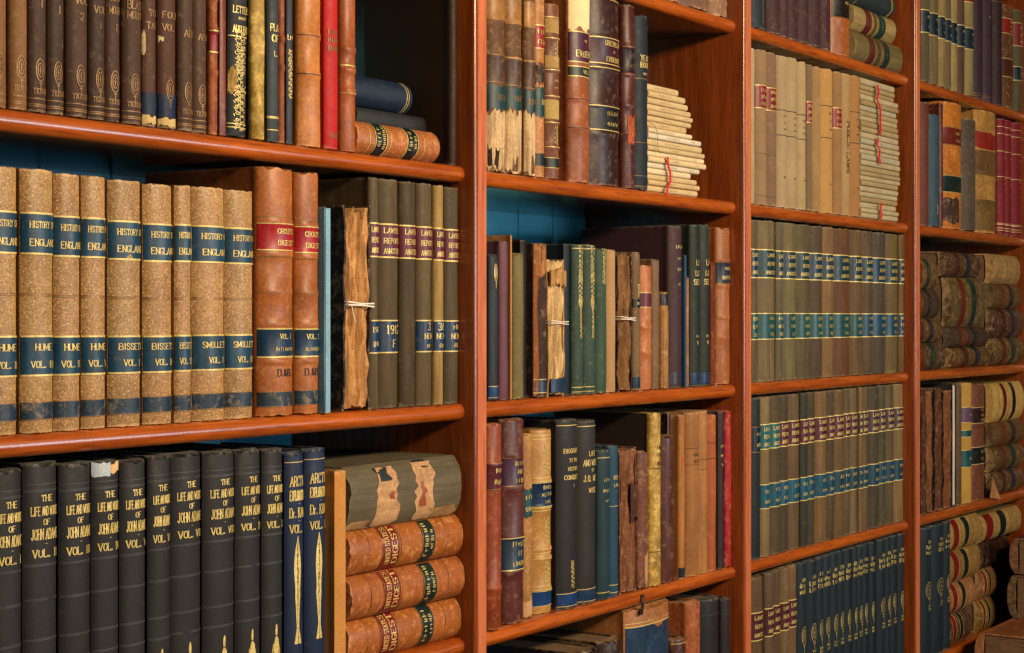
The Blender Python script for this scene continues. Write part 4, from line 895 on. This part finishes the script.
for a, b in zip(e[:-1], e[1:]):
    if a is None or b is None: continue
    B(4, a+.1, b-.1, 563-(a-796)*.30, dark(), f'blue-black gilt-stamped volume, {ORD[i]} after the brown law reports, bottom shelf', 'blue-black volumes on the bottom shelf'); i += 1

# ------------------------------------------------------------------ BAY 4
e = [920.6, 928, 937, 943.5, 950, 957.3, 963.7, 972.4]
cs = ['#5c5034', '#6c5c38', '#8a764a', '#7c6a42', '#988452', '#5e4630', '#988654']
for i, (a, b) in enumerate(zip(e[:-1], e[1:])):
    B(0, a, b-.2, 0, lawrep(cs[i], ['~3'] if i > 2 else None, [('~3', .005), ('~2', .004)], cu='#7c2420', cl='#142c38', fu=(.85, .96), fl=(.42, .62)), f'olive law report, {ORD[i]} from the upright on the highest shelf, far bay', 'olive law reports on the far highest shelf', h=.22)
B(0, 973.6, 982.6, 0, sd('#3c2a30', 'cloth', b=.2, rules=[.03, .05], rm='dimgold'), 'dark plum book right of the olive reports, highest shelf', 'dark plum books on the far highest shelf', h=.22)
B(0, 983, 991.6, 0, sd('#42303a', 'cloth', b=.2, rules=[.03, .05], rm='dimgold', lines=[('~3', .8, .005)]), 'dark plum book, middle of the three on the far highest shelf', 'dark plum books on the far highest shelf', h=.22)
B(0, 994.4, 1001.6, 0, sd('#3a2226', 'cloth', b=.2), 'dark plum book touching the red-labelled brown one', 'dark plum books on the far highest shelf', h=.22)
B(0, 1002, 1013.6, 0, sd('#66401f', 'calf', b=.2, bands=[(.72, .87, '#8a2418', dict(t=['~4', '~4', '~4'])), (.30, .48, '#5a2c18', dict(rule=.001, name='brown_band'))]), 'brown book with red label on the far highest shelf', h=.22)
B(0, 1014, 1023.2, 0, sd('#605638', 'buckram', b=.2, bands=[(.64, .87, '#7a2420', dict(t=['~4', '~4', '~4'])), (.30, .44, '#142a30', dict(t=['~2']))]), 'olive book with red and black labels at the picture edge', h=.22)
B(1, 920.6, 928, 101.5, sd('#6e3c2c', 'cloth', b=.2), 'plain red-brown book beside the upright, far bay')
B(1, 929.4, 938, 113.5, sd('#3c5664', 'cloth', b=.2, orn=[('scroll', .15, .005, .02)], rag=.002), 'slate-blue book in the far bay')
B(1, 938.8, 942.6, 103, sd('#5c2a20', 'leather', b=.2), 'thin dark red book left of the blotched orange one')
B(1, 942.9, 962.6, 102.5, sd('#c07828', 'worn', b=.22, raised=(.28, .43, .66, .8), bands=[(.66, .80, '#7a2c18', dict(t=['~5', '~5'], g='dimgold')), (.285, .42, '#1c2e2a', dict(rule=.001, name='green_label')), (.04, .24, '#4c3626', dict(rule=0, rag=.006, name='dark_stain', m='worn', u1=.3))]), 'blotched orange leather book with maroon and green labels')
B(1, 963, 975.4, 118.5, sd('#5c5040', 'rub', b=.2, rag=.002), 'plain grey-brown book between the blotched orange and tan ones')
B(1, 976, 997, 107.5, sd('#b08442', 'worn', b=.2, raised=(.27, .45, .68), bands=[(.69, .82, '#9c3020', dict(rag=.003, rule=0)), (.47, .67, '#7a5c34', dict(rule=.0006, name='brown_panel', m='leather', g='dimgold')), (.02, .27, '#7c6034', dict(rule=.0006, name='brown_panel', m='leather', g='dimgold'))]), 'tan leather book with faded red label, two brown panels')
bur = lambda: sd('#7c1820', 'cloth', b=.24, var=.03, rules=[.04, .06, .09, .10, .5, .87, .93, .72], lines=[('~3', .66, .004), ('~2', .48, .004), ('~2', .44, .004)])
for i, (a, b, y) in enumerate([(998.4, 1004, 118), (1004.4, 1011.2, 119.5), (1012.6, 1022.8, 122.5)]):
    B(1, a, b, y, bur(), f'burgundy gilt-ruled book, {ORD[i]} after the tan one with faded red label', 'burgundy gilt-ruled books')
# lying rolls of law books, third shelf
mix = ['#54402a', '#5e4424', '#4a3a2c', '#64502e', '#52382a', '#6c5230']
def roll(k, b=.34):
    c = mix[k % 6]; l2 = ['#1c3c34', '#1c2c40', '#242a2c'][k % 3]; l1 = ['#6c2a1c', '#4c2424', '#7a3c20'][k % 3]
    return sd(c, ['worn', 'calf', 'buckram'][k % 3], b=b, g='dimgold', bands=[(.60, .74, l1, dict(t=['~5', '~4'], rule=.001)), (.30, .44, l2, dict(t=['~5'], rule=.001))], rules=[.2, .5, .86], rag=.002)
G6 = 'lying law books in the far bay'
sc = lambda x: sx(x)
z = TOP[2]
for k, (xr, th) in enumerate([(945, .0520), (942.6, .0465), (939.6, .0550), (938, .0590)]):
    z = LIE(0, xr, z, th, roll(k), f'law book lying {ORD[k]} from the bottom in the stack cut by the upright', G6, L=.205-.01*k if False else sx(xr)-(POST[3]+PT)-.002, inset=.004)
z = TOP[2]; zt = [.0395, .0400, .1010, .0480]
for k, (xl, xr, th) in enumerate([(955, 992, .0405), (953, 990, .0400), (951, 988, .1000), (948, 982, .0500)]):
    L = sx(xr)-sx(xl) if k != 2 else .215
    z = LIE(xl, xr, z, th, roll(k+1, .22 if k == 2 else .34), ['thin mottled law book at the foot of the middle stack', 'thin mottled law book second from the foot of the middle stack', 'giant thick tan ledger in the middle stack', 'mottled law book on top of the giant ledger'][k], G6, L=L, inset=.008, dp=.14)
z = TOP[2]
for k, (xr, th) in enumerate([(1023, .058), (1023, .0600), (1020.6, .0530), (1019.6, .0630)]):
    z = LIE(0, xr, z, th, roll(k+3) if k != 3 else sd('#a08050', 'worn', b=.3, rules=[.1, .3, .5, .7, .9], rm='dimgold'), f'law book lying {ORD[k]} from the bottom of the third stack, far bay', G6, L=sx(xr)-sx(992.6), inset=.003, dp=.14)
# fourth shelf
G7 = 'broken old books with bare spines, far bay'
for i, (a, b, y, pc) in enumerate([(920.6, 926, 388, '#5c3824'), (926.4, 933.4, 390, '#8a5a34'), (933.8, 941.2, 387.5, '#6a4028'), (941.6, 950.4, 390, '#84522c')]):
    B(3, a, b, y, dict(c='#2c1a14', pc=pc, rag=.004), f'spineless brown old book, {ORD[i]} of four from the upright, far bay', G7, broken=True, dp=.15)
B(3, 952.6, 956.6, 383, sd('#3a3434', 'cloth', b=.1, rag=.001, bands=[(.02, .98, '#c8c0b0', dict(rule=0, u0=-.98, u1=-.5, name='bare_edge', m='paper', rag=.001))]), 'thin dark book with a bare white edge, far bay')
B(3, 957, 961.4, 384, sd('#6a543c', 'rub', b=.15), 'thin grey-brown book left of the yellow-tan one, far bay')
B(3, 961.8, 970.6, 383, sd('#b08c40', 'paper', b=.2, bands=[(.67, .80, '#6c4c68', dict(rule=.001, t=['~3'])), (.55, .61, '#1c5c58', dict(rule=.001)), (.30, .445, '#1c5a5c', dict(rule=.001, t=['~3']))]), 'yellow-tan book with violet and teal labels, far bay')
B(3, 971, 986, 384, sd('#7a4a34', 'leather', b=.2, bands=[(.66, .80, '#3c1c14', dict(t=['~4', '~4', '~4'])), (.31, .46, '#1c1c1c', dict(t=['~3', '~3']))], rag=.001), 'brown-red book with two dark gilt labels, far bay')
pz = MB(); P = [onplane(990, 498, .0), onplane(993, 477, -.004), onplane(1001, 499, -.010), onplane(998, 492, -.006)]
a_, b_, c_, d_ = P; off = Vector((0, .0008, 0))
pz.add([a_, b_, d_, c_] + [Vector(p)+off for p in (a_, b_, d_, c_)], [(0, 1, 2), (0, 2, 3), (4, 6, 5), (4, 7, 6), (0, 4, 5, 1), (1, 5, 6, 2), (2, 6, 7, 3), (3, 7, 4, 0)])
tag(pz.build('leather_scrap', M['worn'], None, color=lin('#a87848'), smooth=False), 'pointed tan leather flap beside the lying stack, far bay', 'leather scrap')
z = TOP[3]
cream = sd('#bc9a58', 'calf', b=.34, bands=[(.60, .72, '#6c1c18', dict(rule=.001)), (.30, .42, '#141a20', dict(rule=.001))], rules=[.52, .85], rm='dimgold')
for k, th in enumerate([.0500, .0520, .0520, .0820]):
    z = LIE(0, 1022.4, z, th, roll(k*2+1) if k < 3 else cream, ['brown law book at the foot of the small stack, far bay', 'brown law book second in the small stack, far bay', 'brown law book under the thick cream one, far bay', 'thick cream law book with black and red bands'][k], 'law books in the small far stack', L=sx(1022.4)-sx(992), inset=.001, dp=.14)
# fifth shelf
for i, (a, b) in enumerate([(920.6, 930.6), (932, 943.6), (944, 949.6)]):
    B(4, a, b, 528-(a-920)*.25, dark(), f'blue-black gilt volume, {ORD[i]} from the upright on the far bottom shelf', 'blue-black volumes on the far bottom shelf')
def redb(k):
    return sd(['#a08048', '#8e7038', '#9a6c44', '#4c3424'][k], 'calf', b=.34, rag=.001, bands=[(.74, .93, '#7c1c18', dict(rule=.001, name='red_panel')), (.42, .58, '#16211f', dict(rule=.001))], rules=[.3, .66, .15], rm='dimgold')
z = TOP[4]
for k, (xr, th) in enumerate([(971, .062), (975, .060), (980, .063), (981, .064)]):
    z = LIE(0, xr, z, th, redb(3-k), f'red and black banded law book lying {ORD[k]} from the shelf, far bottom stack', 'banded law books in the far bottom stack', L=sx(xr)-sx(950.4), inset=.004, dp=.14)
z = TOP[4]
for k, (xr, th) in enumerate([(995, .066), (996, .062), (1010, .055), (1021, .058)]):
    z = LIE(0, xr, z, th, redb((k+1) % 4) if k != 2 else sd('#3a2018', 'leather', b=.4), ['dark law book lowest beside the banded stack', 'brown law book half hidden beside the banded stack', 'plain dark brown book lying under the top banded one', 'red and black banded law book lying highest under the shelf'][k],
        'law books in the back bottom stack', L=sx(xr)-sx(982.4) if k > 1 else .085, inset=.004, dp=.14)

# ------------------------------------------------------------------ big ledgers on a table standing against the far end
TZ = .80
tx0, tx1, ty0, ty1 = sx(966, 0)-.03, sx(966, 0)+.75, -.62, -.03
tbl = empty('table', ((tx0+tx1)/2, (ty0+ty1)/2, 0)); tag(tbl, 'dark oak table against the bookcase carrying large old ledgers', 'table')
def tp(name, mb, **kw):
    o = mb.build(name, M['table'], tbl, smooth=False); o.location = (-tbl.location.x, -tbl.location.y, 0); return o
mb = MB(); mb.prism([(ty0, TZ-.022), (ty0-.006, TZ-.016), (ty0-.006, TZ-.004), (ty0, TZ), (ty1, TZ), (ty1, TZ-.022)], tx0, tx1, 'x'); tp('table_top', mb)
mb = MB(); mb.box((tx0+.05, ty0+.05, TZ-.1), (tx1-.05, ty0+.07, TZ-.022)); mb.box((tx0+.05, ty1-.07, TZ-.1), (tx1-.05, ty1-.05, TZ-.022)); tp('apron', mb)
for x in (tx0+.04, tx1-.08):
    for y in (ty0+.04, ty1-.08):
        mb = MB(); mb.add([(x+.008, y+.008, 0.0005), (x+.032, y+.008, 0.0005), (x+.032, y+.032, 0.0005), (x+.008, y+.032, 0.0005), (x, y, TZ-.1), (x+.04, y, TZ-.1), (x+.04, y+.04, TZ-.1), (x, y+.04, TZ-.1), (x, y, TZ-.022), (x+.04, y, TZ-.022), (x+.04, y+.04, TZ-.022), (x, y+.04, TZ-.022)],
            [(3, 2, 1, 0)] + [(i, (i+1) % 4, 4+(i+1) % 4, 4+i) for i in range(4)] + [(4+i, 4+(i+1) % 4, 8+(i+1) % 4, 8+i) for i in range(4)] + [(8, 9, 10, 11)]); tp('leg', mb)
def ledger(x0, yb, z0, th, ln, dp, c, label):
    """flat ledger, head towards the photographer, spine towards the shelves"""
    SEED[0] += 1
    r = make_book('ledger', th, ln, dp, sd(c, 'leather', b=.3, rag=.001), SEED[0])
    # local z -> +X, local y -> -Y, local x -> +Z
    Mx = Matrix(((0, 0, 1), (0, -1, 0), (1, 0, 0)))
    r.matrix_world = Matrix.Translation((x0, yb, z0+th/2+.0002)) @ Mx.to_4x4()
    tag(r, label, 'book', 'large old ledgers on the table')
zb = EYE - .614
ledger(sx(966, -.02), -.036, TZ, zb-TZ, .42, .30, '#9a6238', 'largest brown ledger lying lowest, nearest the photographer')
ledger(sx(1002, -.02)-.02, -.036, zb, .088, .40, .28, '#2c1810', 'thick dark brown ledger in the middle of the table stack')
ledger(sx(1004, -.02)-.02, -.036, zb+.0885, .074, .38, .27, '#521f16', 'red-topped ledger on top of the table stack')

# ------------------------------------------------------------------ strings round the tied books
def tie(x0, x1, y0, y1, px, py, label, loose=True, r=.0009):
    """two turns of string round a standing book"""
    q = onplane(px, py, -.002); z = q.z; mb = MB()
    for dz, s in ((0, .0008), (.0034, -.0010)):
        rr = random.Random(int(px)+int(dz*1e4)); a, b = x0-.0012, x1+.0012
        loop = [(a, y1, z+dz), (a, y0+.006, z+dz+.001), (a+.001, y0-.0005, z+dz+.0012), ((a+b)/2, y0-.0022, z+dz+s), (b-.001, y0-.0005, z+dz-.0006), (b, y0+.006, z+dz-.0004), (b, y1, z+dz), (a, y1, z+dz)]
        mb.tube(loop, r)
    if loose: mb.tube([(x0+.004, y0-.002, z), (x0+.003, y0-.004, z-.006), (x0+.006, y0-.0035, z-.013), (x0+.010, y0-.003, z-.017)], r*.5)
    tag(mb.build('tie_string', M['string']), label, 'string')
def span(o):
    w = [c for c in o.children if 'block' in c.name or 'binding' in c.name][0]
    bpy.context.view_layer.update()
    boards = [c for c in o.children if c.name.startswith('cover_board')]
    xs = [(c.matrix_world @ Vector(v)).x for c in boards for v in c.bound_box]; ysb = [(c.matrix_world @ Vector(v)).y for c in boards for v in c.bound_box]
    return min(xs), max(xs), min(ysb), max(ysb)
def find(s): return [o for o in ALL if s in o['label']][0]
a, b, c, d = span(find('ragged brown book without')); tie(a+.003, b-.002, c-.003, d+.002, 355, 306, 'white string wound round the ragged spineless book')
a, b, c, d = span(find('cream-coloured broken')); tie(a, b, c-.004, d+.002, 555, 324, 'white string round the cream-coloured broken book', False, .0006)
a, b, c, d = span(find('dark-boarded book')); tie(a, b, c-.004, d+.002, 622, 320, 'white string round the dark-boarded ragged book', False, .0007)
